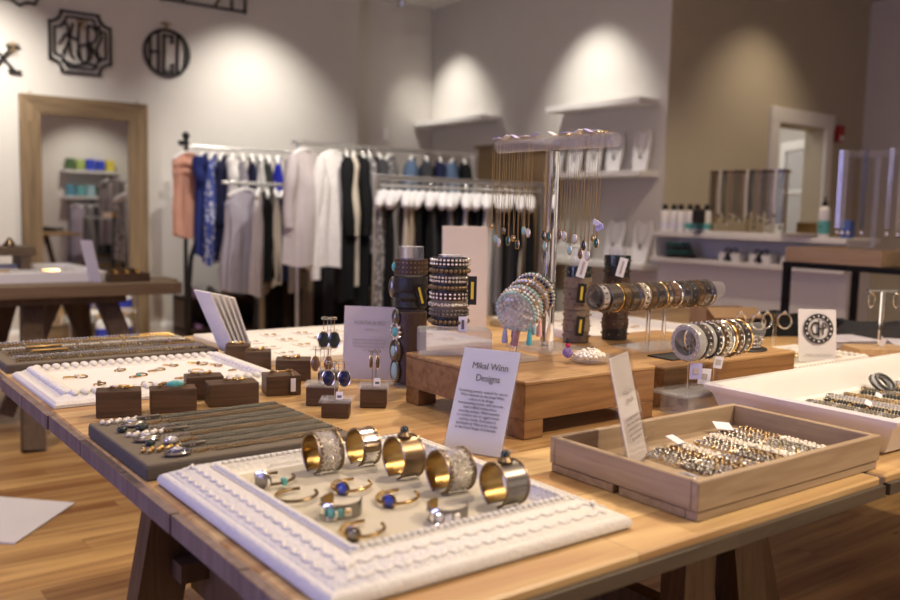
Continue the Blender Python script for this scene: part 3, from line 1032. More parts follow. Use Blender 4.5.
# monogram card
t, mx = sign('white card with round black monogram behind the glossy tray', (2.365, 1.375, TZ + .0145), -.62, .114, .156, .16, holder=False, name='monogram_card')
b = MB()
b.band((0, 0, 0), (0, 0, 1), .043, .0006, .0125, n=48)
bo = b.build('monogram_ring', M['black'], t)
bo.data.transform(mx @ Matrix.Translation((.002, .098, .002)))
b = MB()
b.band((-.009, 0, 0), (0, 0, 1), .0135, .0006, .0045, .5, 5.9, n=20, x=(1, 0, 0), el=1.5)
b.box((0, 0, 0), (.0045, .048, .0006))
b.box((.004, .0, 0), (.014, .004, .0006))
b.box((.012, 0, 0), (.0045, .036, .0006))
b.band((.013, .008, 0), (0, 0, 1), .010, .0006, .004, -1.6, 1.6, n=12, x=(1, 0, 0), el=.9)
bo = b.build('monogram_letters', M['black'], t)
bo.data.transform(mx @ Matrix.Translation((.002, .098, .0022)))
b = MB()
for i in range(16):
    a = 2 * PI * i / 16
    b.box((.0365 * math.cos(a), .0365 * math.sin(a), 0), (.005, .003 + .003 * (i % 3 == 0), .0006), rz=a)
bo = b.build('ring_lettering', M['card'], t)
bo.data.transform(mx @ Matrix.Translation((.002, .098, .0027)))
text('designs by hand and heart', .0075, M['ink_soft'], t, mx @ Matrix.Translation((.002, .022, .002)))

# cream blank board behind
t = thing('display_board', 'plain cream display board standing at the back of the table', 'board', (1.955, 2.50, TZ + .001), -.46)
R = Matrix.Rotation(-.06, 3, 'X')
MB().box(R @ Vector((0, 0, .185)), (.165, .006, .37), mx=R, bev=.001).build('board_face', M['card_cream'], t)
MB().bar((0, .07, .002), R @ Vector((0, .004, .25)), .05, .004, up=(1, 0, 0)).build('easel_back', M['card_cream'], t)

# leaning stack of cards
t = thing('card_rack', 'acrylic holder of leaning white cards left of the flat tray', 'card rack', (1.005, 2.36, TZ + .001), -1.50)
R0 = Matrix.Rotation(.0, 3, 'X')
f = MB().box((0, .03, .003), (.105, .11, .004), bev=.001)
f.build('holder_base', M['clear_edge'], t)
for k in range(5):
    R = Matrix.Rotation(.42 - .02 * k, 3, 'X')
    MB().box(R @ Vector((0, 0, .10 - .003 * k)) + Vector((0, .012 * k - .0, .006)), (.10, .005, .195 - .006 * k), mx=R, bev=.0005).build('booklet', M['card'], t)


# ------------------------------------------------------------------ bracelets in the carved tray
PZ = TZ + .0215
CUF = [((.650, 1.172), .96, .0300, .040, 'hammered silver cuff with dark rims, nearest the linen pad in the carved tray', 'silver', 1),
       ((.722, 1.172), .90, .0285, .030, 'silver cuff with scalloped black rim at the back corner of the carved tray', 'silver_s', 0),
       ((.738, 1.082), .95, .0310, .036, 'gold lined cuff topped by a dark bead, middle of the row in the carved tray', 'bronze', 2),
       ((.757, .990), .96, .0300, .046, 'wide sparkling silver cuff, second from the front of the carved tray row', 'silver', 1),
       ((.783, .902), .92, .0300, .038, 'patterned grey silver cuff with black knob at the front end of the row', 'gunmetal', 2)]
for (x, y), az, r, w, lb, m_, st in CUF:
    ax = Vector((-az, .02, 0)).normalized()
    t = thing('cuff_bracelet', lb, 'bracelet', (x, y, PZ + r), group='cuffs in the carved tray')
    X0 = Vector((0, 0, -1))
    MB().band((0, 0, 0), ax, r, w, .0012, .35, 2 * PI - .35, 40, x=X0).build('outer_face', M[m_], t)
    MB().band((0, 0, 0), ax, r - .0013, w * .97, .0008, .35, 2 * PI - .35, 40, x=X0).build('brass_lining', M['brass'], t)
    for s in (-1, 1):
        MB().ring(ax * s * w * .49, ax, r, .0019, .35, 2 * PI - .35, 40, 6, x=X0).build('dark_rim', M['bronze'], t)
    if st in (1, 0):
        b = MB()
        Xb, Yb, Ab = basis(ax)
        for i in range(26):
            a = 2 * PI * i / 26
            p = (Xb * math.cos(a) + Yb * math.sin(a)) * (r + .0005)
            if p.z < -r * .9:
                continue
            for s in (-1, 1):
                b.ball(p + ax * s * w * .40, .0022, 0)
        b.build('rim_studs', M['bronze'], t)
    if st == 1:
        b = MB()
        Xb, Yb, Ab = basis(ax)
        random.seed(int(x * 1000))
        for i in range(150):
            a = random.uniform(0, 2 * PI)
            p = (Xb * math.cos(a) + Yb * math.sin(a)) * (r + .0002)
            if p.z < -r * .9:
                continue
            b.ball(p + ax * random.uniform(-.34, .34) * w, random.uniform(.0014, .0026), 0)
        b.build('hammered_bumps', M['silver_s'], t)
    if st == 2:
        MB().lathe((0, 0, r - .001), [(.010, 0), (.011, .003), (.008, .006), (.005, .009)], n=16).build('knob_setting', M['bronze'], t)
        MB().ball((0, 0, r + .010), .0065, 2).build('knob_stone', M['dark_stone'], t)
FB = [((.563, 1.160), .030, 'dark_stone', 3, 'open bangle with carved dark oval at the left back of the carved tray'),
      ((.556, 1.075), .029, None, 0, 'plain thin gold bangle near the left rim of the carved tray'),
      ((.642, 1.072), .029, 'blue', 1, 'thin gold bangle with blue stone in the centre of the carved tray'),
      ((.668, .992), .030, 'blue', 1, 'gold bead bangle with round blue stone before the cuffs'),
      ((.577, .990), .027, 'turq', 2, 'dark metal cuff with square turquoise insets lying flat in the carved tray'),
      ((.683, .898), .027, 'crystal', 2, 'dark metal cuff with crystal flower lying nearest the front rim'),
      ((.563, .912), .028, 'gunmetal', 1, 'thin gold bangle with grey square bead at the front left corner')]
for (x, y), r, st, kind, lb in FB:
    t = thing('bangle' if kind < 2 else 'cuff_bracelet', lb, 'bracelet', (x, y, PZ + .003), group='bangles lying in the carved tray')
    fx = Vector((-.80, -.50, 0)).normalized()          # the stone sits at the left front
    tilt = Vector((.10, .12, 1)).normalized()
    if kind == 2:
        MB().band((0, 0, .008), (0, 0, 1), r * 1.1, .020, .0014, -2.2, 2.2, 32, x=fx, el=.9).build('outer_face', M['gunmetal'], t)
        MB().band((0, 0, .008), (0, 0, 1), r * 1.1 - .0015, .0195, .0006, -2.2, 2.2, 32, x=fx, el=.9).build('brass_lining', M['brass'], t)
        for a in (-.75, -.35, .05, .45, .85):
            p = (fx * math.cos(a) + Vector((-fx.y, fx.x, 0)) * math.sin(a) * .9) * (r * 1.1 + .0006)
            MB().box(p + Vector((0, 0, .008)), (.003, .009, .011), rz=math.atan2(p.y, p.x), bev=.001).build('inset_stone' if abs(a) < .5 else 'end_plate', M[st] if abs(a) < .5 else M['silver_s'], t)
        MB().ring(fx * (r * 1.1 + .001) + Vector((0, 0, .008)), fx, .010, .0022).build('stone_setting', M['silver_s'], t)
    else:
        MB().ring((0, 0, .003), tilt, r * 1.08, .0024, .45, 2 * PI - .55, 40, 6, x=-fx, el=.86).build('gold_wire', M['gold'] if kind == 1 else M['bronze'], t)
        b = MB()
        for i in range(9):
            a = -.9 - i * .12
            p = (fx * math.cos(a) + Vector((-fx.y, fx.x, 0)) * math.sin(a) * .86) * r * 1.08
            b.ball(p + Vector((0, 0, .003)), .0034, 0)
        b.build('gold_beads', M['gold'], t)
        if kind == 3:
            MB().ball(fx * r + Vector((0, 0, .008)), (.015, .006, .014), 2, Matrix.Rotation(math.atan2(fx.y, fx.x) + PI / 2, 3, 'Z')).build('carved_stone', M['gunmetal'], t)
            MB().ring(fx * (r + .003) + Vector((0, 0, .008)), fx, .0125, .0026).build('stone_rim', M['silver_s'], t)
            p = (fx * .5 + Vector((-fx.y, fx.x, 0)) * .86) * r
            MB().box(p + Vector((0, 0, .006)), (.007, .010, .010), bev=.001).build('turquoise_inset', M['turq'], t)
        elif kind == 1:
            so = MB().ball(fx * r + Vector((0, 0, .006)), (.006, .0085, .0085), 2).build('round_stone', M[st], t)
            MB().ring(fx * r + Vector((0, 0, .006)), fx, .0092, .0022).build('stone_rim', M['bronze'], so)

# ------------------------------------------------------------------ necklaces on the linen pad
NZ = TZ + .0265
PEND = ['silver_s', 'bronze', 'crystal', 'navy_stone', 'moon', 'dark_stone', 'crystal', 'gunmetal']
for i in range(8):
    y = 1.358 + i * .037
    lb = 'gunmetal chain necklace, %s from the front of the taupe linen pad' % ORD[i]
    t = thing('necklace', lb, 'necklace', (.60, y, NZ), rz=.02, group='necklaces on the taupe linen pad')
    b = MB()
    random.seed(20 + i)
    for s in (-1, 1):
        for j in range(58):
            x = -.045 + j * .0041
            b.ball((x, s * .0056 + .0014 * math.sin(j * .5 + i), .0018 + .0006 * (j % 2)), (.0030, .0023, .0023), 0)
    b.build('chain', M['chain_dark'] if i % 3 else M['bronze_dark'], t)
    d = MB()
    for j in range(7):
        d.ball((-.05 - j * .006, .003 * math.sin(j * 1.3), .003), (.0034, .003, .003), 0)
    d.build('link_beads', M['silver_s'] if i % 2 else M['gold'], t)
    px_ = -.108 - (.012 if i % 2 else 0)
    if i % 3 == 0:
        MB().ball((px_, 0, .005), (.020, .012, .006), 2).build('pendant_stone', M['navy_stone'] if i == 0 else M['gunmetal'], t)
        MB().ring((px_, 0, .005), (0, 0, 1), .0205, .0024, x=(1, 0, 0), el=.6).build('pendant_rim', M['silver_s'], t)
        MB().ball((px_ - .002, 0, .0105), (.010, .006, .004), 1).build('pendant_crystal', M['crystal'], t)
    elif i % 3 == 1:
        b = MB()
        for j in range(9):
            b.ball((px_ + .03 - j * .0075, .004 * (-1) ** j, .0045), .0045, 1)
        b.build('pendant_cluster', M['gold'] if i == 1 else M['pearl'], t)
        MB().box((px_ + .05, .0, .005), (.045, .007, .007), bev=.002).build('pendant_bar', M['gunmetal'], t)
    else:
        MB().ball((px_ + .015, 0, .006), (.012, .010, .007), 2).build('pendant_stone', M[PEND[i]], t)
        MB().ball((px_ - .018, .004, .005), (.009, .007, .006), 2).build('pendant_drop', M['dark_stone'], t)

# beaded necklaces on the far pad
CH = ['bronze', 'gunmetal', 'crystal', 'gunmetal', 'bronze', 'gunmetal', 'pearl', 'gunmetal', 'gold', 'crystal']
CN = {'bronze': 'dark bronze', 'gunmetal': 'gunmetal', 'gold': 'gold', 'crystal': 'crystal', 'pearl': 'pearl'}
for i in range(10):
    y = 2.385 + i * .034
    t = thing('bead_necklace', '%s bead necklace, %s row from the front of the far linen pad' % (CN[CH[i]], ORD[i]), 'necklace', (.46, y, TZ + .0235), group='bead necklaces on the far linen pad')
    random.seed(60 + i)
    b, d = MB(), MB()
    r = (.0042, .0036, .003, .004, .0048)[i % 5]
    n = int(.50 / (2 * r))
    for j in range(n):
        (d if (j % 9 == 0 or (j > n * .8 and i % 2)) else b).ball((j * 2 * r, .002 * math.sin(j * .35 + i), r), r, 0)
    b.build('beads', M[CH[i]], t)
    d.build('accent_beads', M['silver_s' if i % 3 else 'gold'], t)
    if i in (3, 5):
        MB().box((.10, .0, .010), (.09, .010, .006), bev=.002).build('bar_pendant', M['gold'], t)

# rings and cards in the beaded tray
random.seed(11)
RG = [(.565, 2.05), (.555, 2.16), (.655, 2.20), (.66, 2.10), (.655, 1.995), (.72, 2.155), (.745, 2.03), (.79, 2.20), (.81, 2.10), (.86, 2.19), (.89, 2.07), (.885, 2.145)]
for i, (x, y) in enumerate(RG):
    t = thing('finger_ring', 'gold ring or hoop, %s from the left rim of the knobbly tray' % ORD[i], 'ring', (x, y, TZ + .0135), random.uniform(0, 3), 'gold rings in the knobbly beaded tray')
    b = MB()
    rr = random.uniform(.009, .016)
    b.ring((0, 0, .002), (0, .1, 1), rr, .0017, n=20)
    if i % 2:
        b.ring((rr * 2.2, .004, .002), (0, -.1, 1), rr, .0017, n=20)
    b.build('gold_band', M['gold'], t)
    MB().ball((rr, 0, .004), (.0055, .0045, .004), 1).build('stone', M['turq' if i == 3 else 'moon' if i % 3 else 'bronze'], t)

# cards of earrings in the flat tray and beyond
def ear_cards(n, x0, x1, y0, y1, z, cols, label, group, name='earring_card', seed=1):
    random.seed(seed)
    rows = math.ceil(n / cols)
    for i in range(n):
        c, r_ = i % cols, i // cols
        x = x0 + (x1 - x0) * (c + .5) / cols
        y = y0 + (y1 - y0) * (r_ + .5) / rows
        t = thing(name, label % (ORD[c], ORD[r_]), 'earring card', (x, y, z), random.uniform(-.08, .08), group)
        MB().box((0, 0, .001), (.052, .062, .0014)).build('paper_card', M['card'], t)
        b = MB()
        for s in (-1, 1):
            b.ring((s * .012, .002, .0028), (0, 0, 1), .007, .0011, n=14, k=5)
            b.ball((s * .012, -.010, .0035), (.004, .005, .0028), 0)
        b.build('earring_pair', M['gold' if i % 3 else 'silver_s'], t)


ear_cards(24, 1.075, 1.755, 2.195, 2.655, TZ + .0135, 6, 'white earring card in the flat tray, %s from left, %s row from the front', 'earring cards in the flat tray')
ear_cards(12, 2.165, 2.575, 1.995, 2.505, TZ + .0135, 3, 'small earring card in the round-rimmed tray, %s from left, %s row from the front', 'earring cards in the round-rimmed tray', seed=4)
for i in range(10):
    x, y = 2.20 + .035 * i, 1.36 + .05 * (i % 4)
    t = thing('fine_necklace', 'fine gold necklace in the white beaded tray behind the glossy tray, %s from left' % ORD[i], 'necklace', (x, y, TZ + .014), .5 + .3 * (i % 3), 'fine necklaces behind the glossy tray')
    MB().ring((0, 0, .002), (0, 0, 1), .022, .0013, n=20, k=5, el=.55).build('chain', M['gold'], t)
    MB().ball((.024, 0, .003), (.005, .004, .003), 1).build('pendant', M['moon'], t)

# ------------------------------------------------------------------ glossy tray contents
CB = ['dark_stone', 'gunmetal', 'black', 'crystal', 'bronze', 'dark_stone', 'gunmetal', 'black', 'bronze', 'crystal', 'dark_stone']
CBN = ['glossy black', 'gunmetal', 'matte black', 'blue crystal', 'dark bronze', 'glossy black', 'gunmetal', 'matte black', 'dark bronze', 'clear crystal', 'glossy black']
for i in range(11):
    x = 1.775 + i * .052
    y1, L = (1.085 - .012 * (i % 3)), .235 + .02 * (i % 2)
    t = thing('bead_necklace', '%s bead necklace in the glossy white tray, %s from left' % (CBN[i], ORD[i]), 'necklace', (x, y1, TZ + .0155), .05 - .02 * (i % 4), 'necklaces in the glossy white tray')
    b, d = MB(), MB()
    r = .0042 if i % 2 else .0034
    n = int(L / (2 * r))
    for s in (-1, 1):
        for j in range(n):
            (d if j % 6 == (i % 6) else b).ball((s * .0085 + .002 * math.sin(j * .3), -j * 2 * r, r), r, 0)
    b.build('beads', M[CB[i]], t)
    d.build('accent_beads', M['crystal' if i % 2 else 'gold'], t)
    MB().ball((0, .004, .004), (.010, .006, .004), 1).build('clasp', M['gunmetal'], t)
    if i in (2, 4, 7, 9):
        MB().box((.004, -.05 - .02 * (i % 3), .012), (.026, .014, .001), mx=Matrix.Rotation(.5, 3, 'X') @ Matrix.Rotation(.4, 3, 'Z')).build('price_tag', M['tag'], t)
t = thing('bead_bracelet', 'chunky black beaded bracelet standing on edge in the glossy tray', 'bracelet', (2.12, 1.062, TZ + .034), .2)
b, d = MB(), MB()
for k in range(3):
    for j in range(32):
        a = 2 * PI * j / 32
        (d if (k == 1) else b).ball((.040 * math.cos(a), .018 * math.sin(a) + (k - 1) * .007, .018 * math.sin(a) * .9 - (k - 1) * .003), .0042, 0)
b.build('black_beads', M['dark_stone'], t)
d.build('blue_crystals', M['crystal'], t)

# ------------------------------------------------------------------ bracelets in the raw oak tray
WZ = TZ + .0205
k = 0
BM = ['gunmetal', 'silver_s', 'bronze', 'silver_s', 'gunmetal', 'bronze', 'pearl', 'silver_s', 'gunmetal', 'pearl']
BN = {'pearl': 'cream pearl', 'silver_s': 'bright silver', 'bronze': 'bronze', 'gunmetal': 'dark grey'}
for row in range(2):
    for i in range(10):
        x = 1.150 + i * .0315 + (0 if i < 4 else .012)
        y = .838 + row * .088 + (.004 if i % 2 else 0) + (.016 if i > 5 else 0)
        m_ = BM[(i + row * 3) % 10]
        t = thing('stretch_bracelet', '%s bead bracelet in the oak tray, %s from left in the %s row' % (BN[m_], ORD[i], ('front', 'back')[row]), 'bracelet', (x, y, WZ), -.05 + .03 * (i % 3), 'stretch bracelets in the oak tray')
        b, d = MB(), MB()
        n = 34
        for j in range(n):
            u = j / n * 4
            if u < 1:
                p = (-.0105, -.036 + .072 * u)
            elif u < 2:
                p = (-.0105 + .021 * (u - 1), .036 + .006 * math.sin((u - 1) * PI))
            elif u < 3:
                p = (.0105, .036 - .072 * (u - 2))
            else:
                p = (.0105 - .021 * (u - 3), -.036 - .006 * math.sin((u - 3) * PI))
            rr = .0042 if j % 2 else .0035
            (d if j % 4 == 0 else b).ball((p[0], p[1], .0042), rr, 1 if row == 0 else 0)
        for j in range(8):
            b.ball((.0015 * (-1) ** j, -.03 + j * .0086, .0045), (.0055, .0042, .004), 0)
        b.build('beads', M[m_], t)
        d.build('spacer_beads', M['silver_s' if m_ != 'silver_s' else 'gold'], t)
t = thing('stretch_bracelet', 'single crystal bead bracelet at the left corner of the oak tray', 'bracelet', (1.085, .835, WZ), .3)
MB().beads([(.020 * math.cos(a * .35), .016 * math.sin(a * .35), .005) for a in range(18)], .0045, 1).build('beads', M['crystal'], t)
for (x, y, z, rz, rx), lb in (((1.395, .992, WZ + .0105, -.5, .35), 'white price tag lying on bracelets at the back of the oak tray'),
                              ((1.235, .975, WZ + .0105, .3, .4), 'small pale price tag beside the slant sign in the oak tray')):
    t = thing('price_tag', lb, 'tag', (x, y, z), rot=(rx, .1, rz))
    MB().box((0, 0, .004), (.034, .026, .001)).build('tag_card', M['tag'], t)
    MB().ring((.018, .012, .004), (0, 0, 1), .003, .0005, n=10, k=4).build('tag_string', M['ink'], t)

# ------------------------------------------------------------------ necklace T stand on the risers
NB = Vector((1.395, 1.475, 0))
t = thing('necklace_stand', 'tall clear acrylic T stand hung with fine gold pendant necklaces', 'necklace stand', (1.395, 1.475, RZ1 + .001))
MB().box((0, 0, .005), (.12, .15, .009), bev=.001).build('base_plate', M['clear_edge'], t)
MB().cyl((0, 0, .0096), (0, 0, .449), .0155, n=24).build('post', M['acrylic'], t)
MB().cyl((0, .188, .466), (0, -.188, .466), .0152, n=24).build('cross_bar', M['bar_clear'], t)
for s in (-1, 1):
    MB().lathe((0, s * .189, .466), [(.017, 0), (.023, 0), (.024, .003), (.023, .006), (.017, .006)], (0, s, 0), 24).build('end_cap', M['clear'], t)
NK = [(497, 223, 'gold'), (503, 236, 'mint'), (507, 239, 'moon'), (512, 227, 'gunmetal'), (518, 237, 'green'), (524, 234, 'gold'), (529, 240, 'dark_stone'), (536, 226, 'mint'),
      (541, 228, 'moon'), (558, 230, 'dark_stone'), (560, 240, 'mint'), (564, 231, 'green'), (575, 228, 'amber'), (580, 229, 'moon'), (586, 242, 'turq_pale'), (591, 231, 'moon'),
      (597, 245, 'amber'), (600, 237, 'dark_stone'), (604, 246, 'moon'), (609, 230, 'gold'), (612, 234, 'green')]
PN = {'gold': 'gold disc', 'mint': 'mint drop', 'moon': 'pale drop', 'gunmetal': 'grey disc', 'green': 'dark green drop', 'dark_stone': 'black drop', 'amber': 'brown drop', 'turq_pale': 'teal drop'}
for i, (px_, py_, m_) in enumerate(NK):
    y = 1.475 + .178 - (px_ - 499) / (617 - 499) * .356
    drop = (py_ - 143) * .00232 + .004
    bz = RZ1 + .001 + .466
    t = thing('pendant_necklace', 'fine gold chain with %s on the T stand, %s from left' % (PN[m_], ORD[i]), 'necklace', (NB.x, y, bz), group='pendant necklaces on the T stand')
    b = MB()
    dy = .0035 + .0015 * (i % 3)
    arc = [(-.0200 * math.sin(a), 0, .0200 * math.cos(a)) for a in (-1.57, -1.1, -.6, 0, .6, 1.1, 1.57)]
    for s in (-1, 1):
        pts = [(p[0], s * dy, p[2]) for p in arc]
        b.tube([(.0195, s * dy, -.01)] + pts + [(-.0202, s * dy * .8, -drop * .5), (-.0204, s * .0008, -drop + .010)], [.00022] * (len(pts) + 1) + [.0007, .0007], 5)
    b.build('chain', M['gold'], t)
    b = MB()
    rz_ = .0072 if m_ in ('gold', 'gunmetal') else .0105
    b.ball((-.0215, 0, -drop), (.0035, .0066, rz_), 2)
    po = b.build('pendant', M[m_], t)
    MB().ring((-.0215, 0, -drop), (1, 0, 0), .0069, .0009, n=20, k=5, x=(0, 1, 0), el=rz_ / .0066).build('pendant_rim', M['gold'], po)
    if i % 2 == 0 or i > 18:
        lo = (-.006, .004, .0215) if i < 19 else (-.025, -.012, -drop + .032)
        MB().box(lo, (.016 if i < 19 else .002, .020, .002 if i < 19 else .011), mx=Matrix.Rotation(.5 * math.sin(i * 2.1), 3, 'X')).build('price_tag', M['tag_b' if i % 4 == 0 else 'tag'], t)

# ------------------------------------------------------------------ bangle T stand with tassel bracelets
A = Vector((.86, .36, .34)).normalized()
C0 = Vector((1.212, 1.387, RZ1 + .103))
t = thing('bangle_stand', 'acrylic bangle stand with faceted end disc on the square riser', 'bangle stand', (C0.x, C0.y, RZ1 + .001))
MB().box((0.02, .02, .004), (.085, .085, .007), bev=.001).build('base_plate', M['clear_edge'], t)
b = MB()
c = Vector((0, 0, .102))
b.tube([(.02, .02, .0076), c + A * .045], .008, 12)
b.build('post', M['acrylic'], t)
MB().cyl(c + A * .002, c + A * .135, .034, n=28).build('bar', M['clear_edge'], t)
b = MB()
b.lathe(c, [(.002, -.008), (.024, -.008), (.040, -.002), (.044, .004), (.042, .008)], A, 28)
b.build('end_disc', M['clear_edge'], t)
Xb, Yb, _a = basis(A)
b = MB()
b.box(c - A * .010, (.030, .030, .006), mx=Matrix((Xb, Yb, A)).transposed() @ Matrix.Rotation(.5, 3, 'Z'), bev=.002)
b.build('faceted_centre', M['frosted'], t)
TC = [('turq_pale', 'teal'), ('pearl', 'pearl'), ('crystal', 'clear'), ('mint', 'mint'), ('amber', 'brown'), ('crystal', 'glass'), ('gold', 'gold'), ('navy_stone', 'navy'), ('moon', 'pale'), ('green', 'green')]
TS = {0: (0.35, 0.33, .50), 1: (.75, .35, .33), 2: (.10, .45, .45), 3: (.25, .23, .35), 5: (.85, .45, .45), 6: (.35, .55, .65)}
for i, (m_, nm) in enumerate(TC):
    cc = C0 + A * (.017 + i * .0115)
    r = .0435 + .0015 * (i % 3)
    t = thing('tassel_bracelet' if i in TS else 'bead_bracelet', '%s bead bracelet on the disc-ended bangle stand, %s from its front disc' % (nm, ORD[i]), 'bracelet', cc, group='bead bracelets on the disc-ended stand')
    b, d = MB(), MB()
    for j in range(34):
        a = 2 * PI * j / 34
        p = (Xb * math.cos(a) + Yb * math.sin(a)) * r - Vector((0, 0, 0.004))
        (d if j % 5 == 0 else b).ball(p, .0041, 0)
    b.build('beads', M[m_], t)
    d.build('accent_beads', M[('crystal', 'gold', 'pearl')[i % 3]], t)
    if i in TS:
        mk = 'tassel_%d' % i
        M[mk] = mat('tassel_thread_' + nm, TS[i], .9, var=.25, vs=200)
        ang = -PI / 2 + (.75, .25, -.35, .6, 0, -.55, -.1)[i]
        p = (Xb * math.cos(ang) + Yb * math.sin(ang)) * r - Vector((0, 0, .007))
        b = MB()
        b.lathe(p, [(.001, 0), (.003, -.002), (.0035, -.006), (.0025, -.008), (.0045, -.012), (.0068, -.034), (.006, -.037)], n=12)
        b.build('tassel', M[mk], t)

# pearl dish
t = thing('glass_dish', 'shallow clear glass dish of pearls on the square riser', 'dish', (1.355, 1.300, RZ1 + .001), -.5)
b = MB()
b.lathe((0, 0, 0), [(.028, 0), (.040, .004), (.047, .012), (.050, .016), (.0475, .0155), (.038, .007), (.026, .004)], n=36)
o = b.build('dish_bowl', M['clear_edge'], t)
t = thing('pearl_strand', 'strand of cream pearls coiled in the glass dish', 'necklace', (1.358, 1.302, RZ1 + .0065), 0)
pts = []
for j in range(74):
    a = j * .36
    rr = .034 - .0003 * j
    pts.append((rr * math.cos(a), rr * math.sin(a), .0075 + j * .00016 + .001 * math.sin(j * 2)))
MB().beads(pts, .0042, 1).build('pearls', M['pearl'], t)
M['purple'] = mat('purple_fluff', (.33, .22, .48), .95, var=.2, bump=.6, bs=300)
M['red'] = mat('red_bead', (.55, .03, .08), .4)
t = thing('pompom_bracelet', 'purple pompom charm with red and black beads at the dish edge', 'charm', (1.315, 1.325, RZ1 + .021), 0)
b = MB()
random.seed(2)
b.ball((0, 0, 0), .0095, 2)
for j in range(120):
    v = Vector((random.gauss(0, 1), random.gauss(0, 1), random.gauss(0, 1))).normalized()
    b.ball(v * .0095, .0021, 0)
b.build('pompom', M['purple'], t)
MB().ball((.002, .002, .016), .006, 1).build('red_bead', M['red'], t)
MB().lathe((.002, .002, .020), [(.005, 0), (.0055, .005), (.003, .011)], n=12).build('black_cap', M['black'], t)

# ------------------------------------------------------------------ leather cuff columns
cx, cy = 1.205, 1.752
t = thing('bracelet_column', 'tall clear acrylic column of leather cuffs left of the square riser', 'display column', (cx, cy, TZ + .001))
MB().cyl((0, 0, .006), (0, 0, .335), .030, n=24).build('tube', M['clear_edge'], t)
MB().box((0, 0, .003), (.09, .09, .005)).build('base_plate', M['clear_edge'], t)
t = thing('leather_cuff', 'brown leather cuff with three rows of studs, topmost on the acrylic column', 'bracelet', (cx, cy, 1.048))
MB().band((0, 0, .020), (0, 0, 1), .040, .036, .004, n=36).build('leather_band', M['leather'], t)
b = MB()
for k in range(3):
    for j in range(26):
        a = 2 * PI * j / 26
        b.ball((.0403 * math.cos(a), .0403 * math.sin(a), .009 + .011 * k), .0022, 0)
b.build('studs', M['bronze'], t)
MB().ball((-.040, .012, .020), (.006, .007, .011), 1).build('turquoise_stone', M['turq'], t)
t = thing('leather_wrap', 'dark pleated leather wrap bracelet below the studded cuff on the column', 'bracelet', (cx, cy, .968))
b = MB()
b.lathe((0, 0, 0), [(.036, 0), (.040, .006), (.037, .018), (.042, .028), (.038, .040), (.043, .052), (.040, .064), (.041, .076), (.036, .079)], n=32)
b.build('leather_wrap', M['leather_b'], t)
MB().ball((-.036, .022, .05), (.010, .012, .026), 2).build('silver_concho', M['gunmetal'], t)
MB().box((-.002, -.046, .035), (.020, .0022, .055), mx=Matrix.Rotation(-.3, 3, 'Y') @ Matrix.Rotation(-.4, 3, 'Z')).build('black_tag', M['black'], t)
MB().box((-.003, -.0478, .035), (.005, .0012, .040), mx=Matrix.Rotation(-.3, 3, 'Y') @ Matrix.Rotation(-.4, 3, 'Z')).build('tag_lettering', M['yellow'], t)
t = thing('leather_belt_wrap', 'long brown leather wrap set with large turquoise stones, lowest on the column', 'bracelet', (cx, cy, .790))
MB().lathe((0, 0, 0), [(.036, 0), (.0405, .003), (.0405, .170), (.036, .174)], n=32).build('leather_wrap', M['leather'], t)
for z, ry, rz_, m_, nm in ((.030, .016, .026, 'turq_pale', 'lower_stone'), (.078, .020, .026, 'gunmetal', 'concho'), (.124, .014, .014, 'turq', 'star_stone'), (.158, .012, .018, 'gunmetal', 'upper_concho')):
    dr = Vector((-.93, -.05, 0)).normalized()
    MB().ball(dr * .042 + Vector((0, 0, z)), (.008, ry * .78, rz_ * .85), 2).build(nm, M[m_], t)
    MB().ring(dr * .0425 + Vector((0, 0, z)), dr, ry, .0030, n=28, x=(0, 1, 0), el=rz_ / ry).build('stone_rim', M['gunmetal' if m_ != 'turq' else 'silver_s'], t)
    if m_ == 'turq':
        b = MB()
        for j in range(10):
            a = 2 * PI * j / 10
            b.ball(dr * .042 + Vector((0, .019 * math.cos(a), z + .019 * math.sin(a))), .0042, 1)
        b.build('silver_points', M['silver_s'], t)
    if nm == 'concho':
        MB().ball(dr * .049 + Vector((0, 0, z)), (.004, .009, .013), 2).build('concho_centre', M['turq_pale'], t)

# beaded wraps on the frosted block
cx, cy, z0 = 1.168, 1.548, RZ1 + .0565
t = thing('bracelet_column', 'short acrylic tube inside the beaded bracelets on the frosted block', 'display column', (cx, cy, z0))
MB().cyl((0, 0, 0), (0, 0, .160), .026, n=24).build('tube', M['clear_edge'], t)
WR = [(.010, 'leather_b', 'bronze'), (.030, 'taupe_leather', 'gunmetal'), (.047, 'taupe_leather', 'silver'), (.066, 'leather', 'silver_s'), (.084, 'leather_b', 'bronze'), (.102, 'leather', 'silver'), (.120, 'leather_b', 'bronze'), (.139, 'leather_b', 'silver_s')]
for i, (z, m1, m2) in enumerate(WR):
    t = thing('wrap_bracelet', '%s wrap bracelet from the bottom of the beaded stack on the frosted block' % ORD[i], 'bracelet', (cx, cy, z0 + z), group='wrap bracelets on the frosted block')
    MB().band((0, 0, .006), (0, 0, 1), .0385 + .001 * (i % 2), .0180, .003, n=36).build('leather_band', M[m1], t)
    b = MB()
    n = 26 + 4 * (i % 3)
    for j in range(n):
        a = 2 * PI * j / n
        for q in ((-.0035, .0035) if i % 2 else (0,)):
            b.ball((.0415 * math.cos(a), .0415 * math.sin(a), .006 + q * 1.2), .0036 if i % 2 else .0050, 1)
    b.build('studs', M[m2], t)
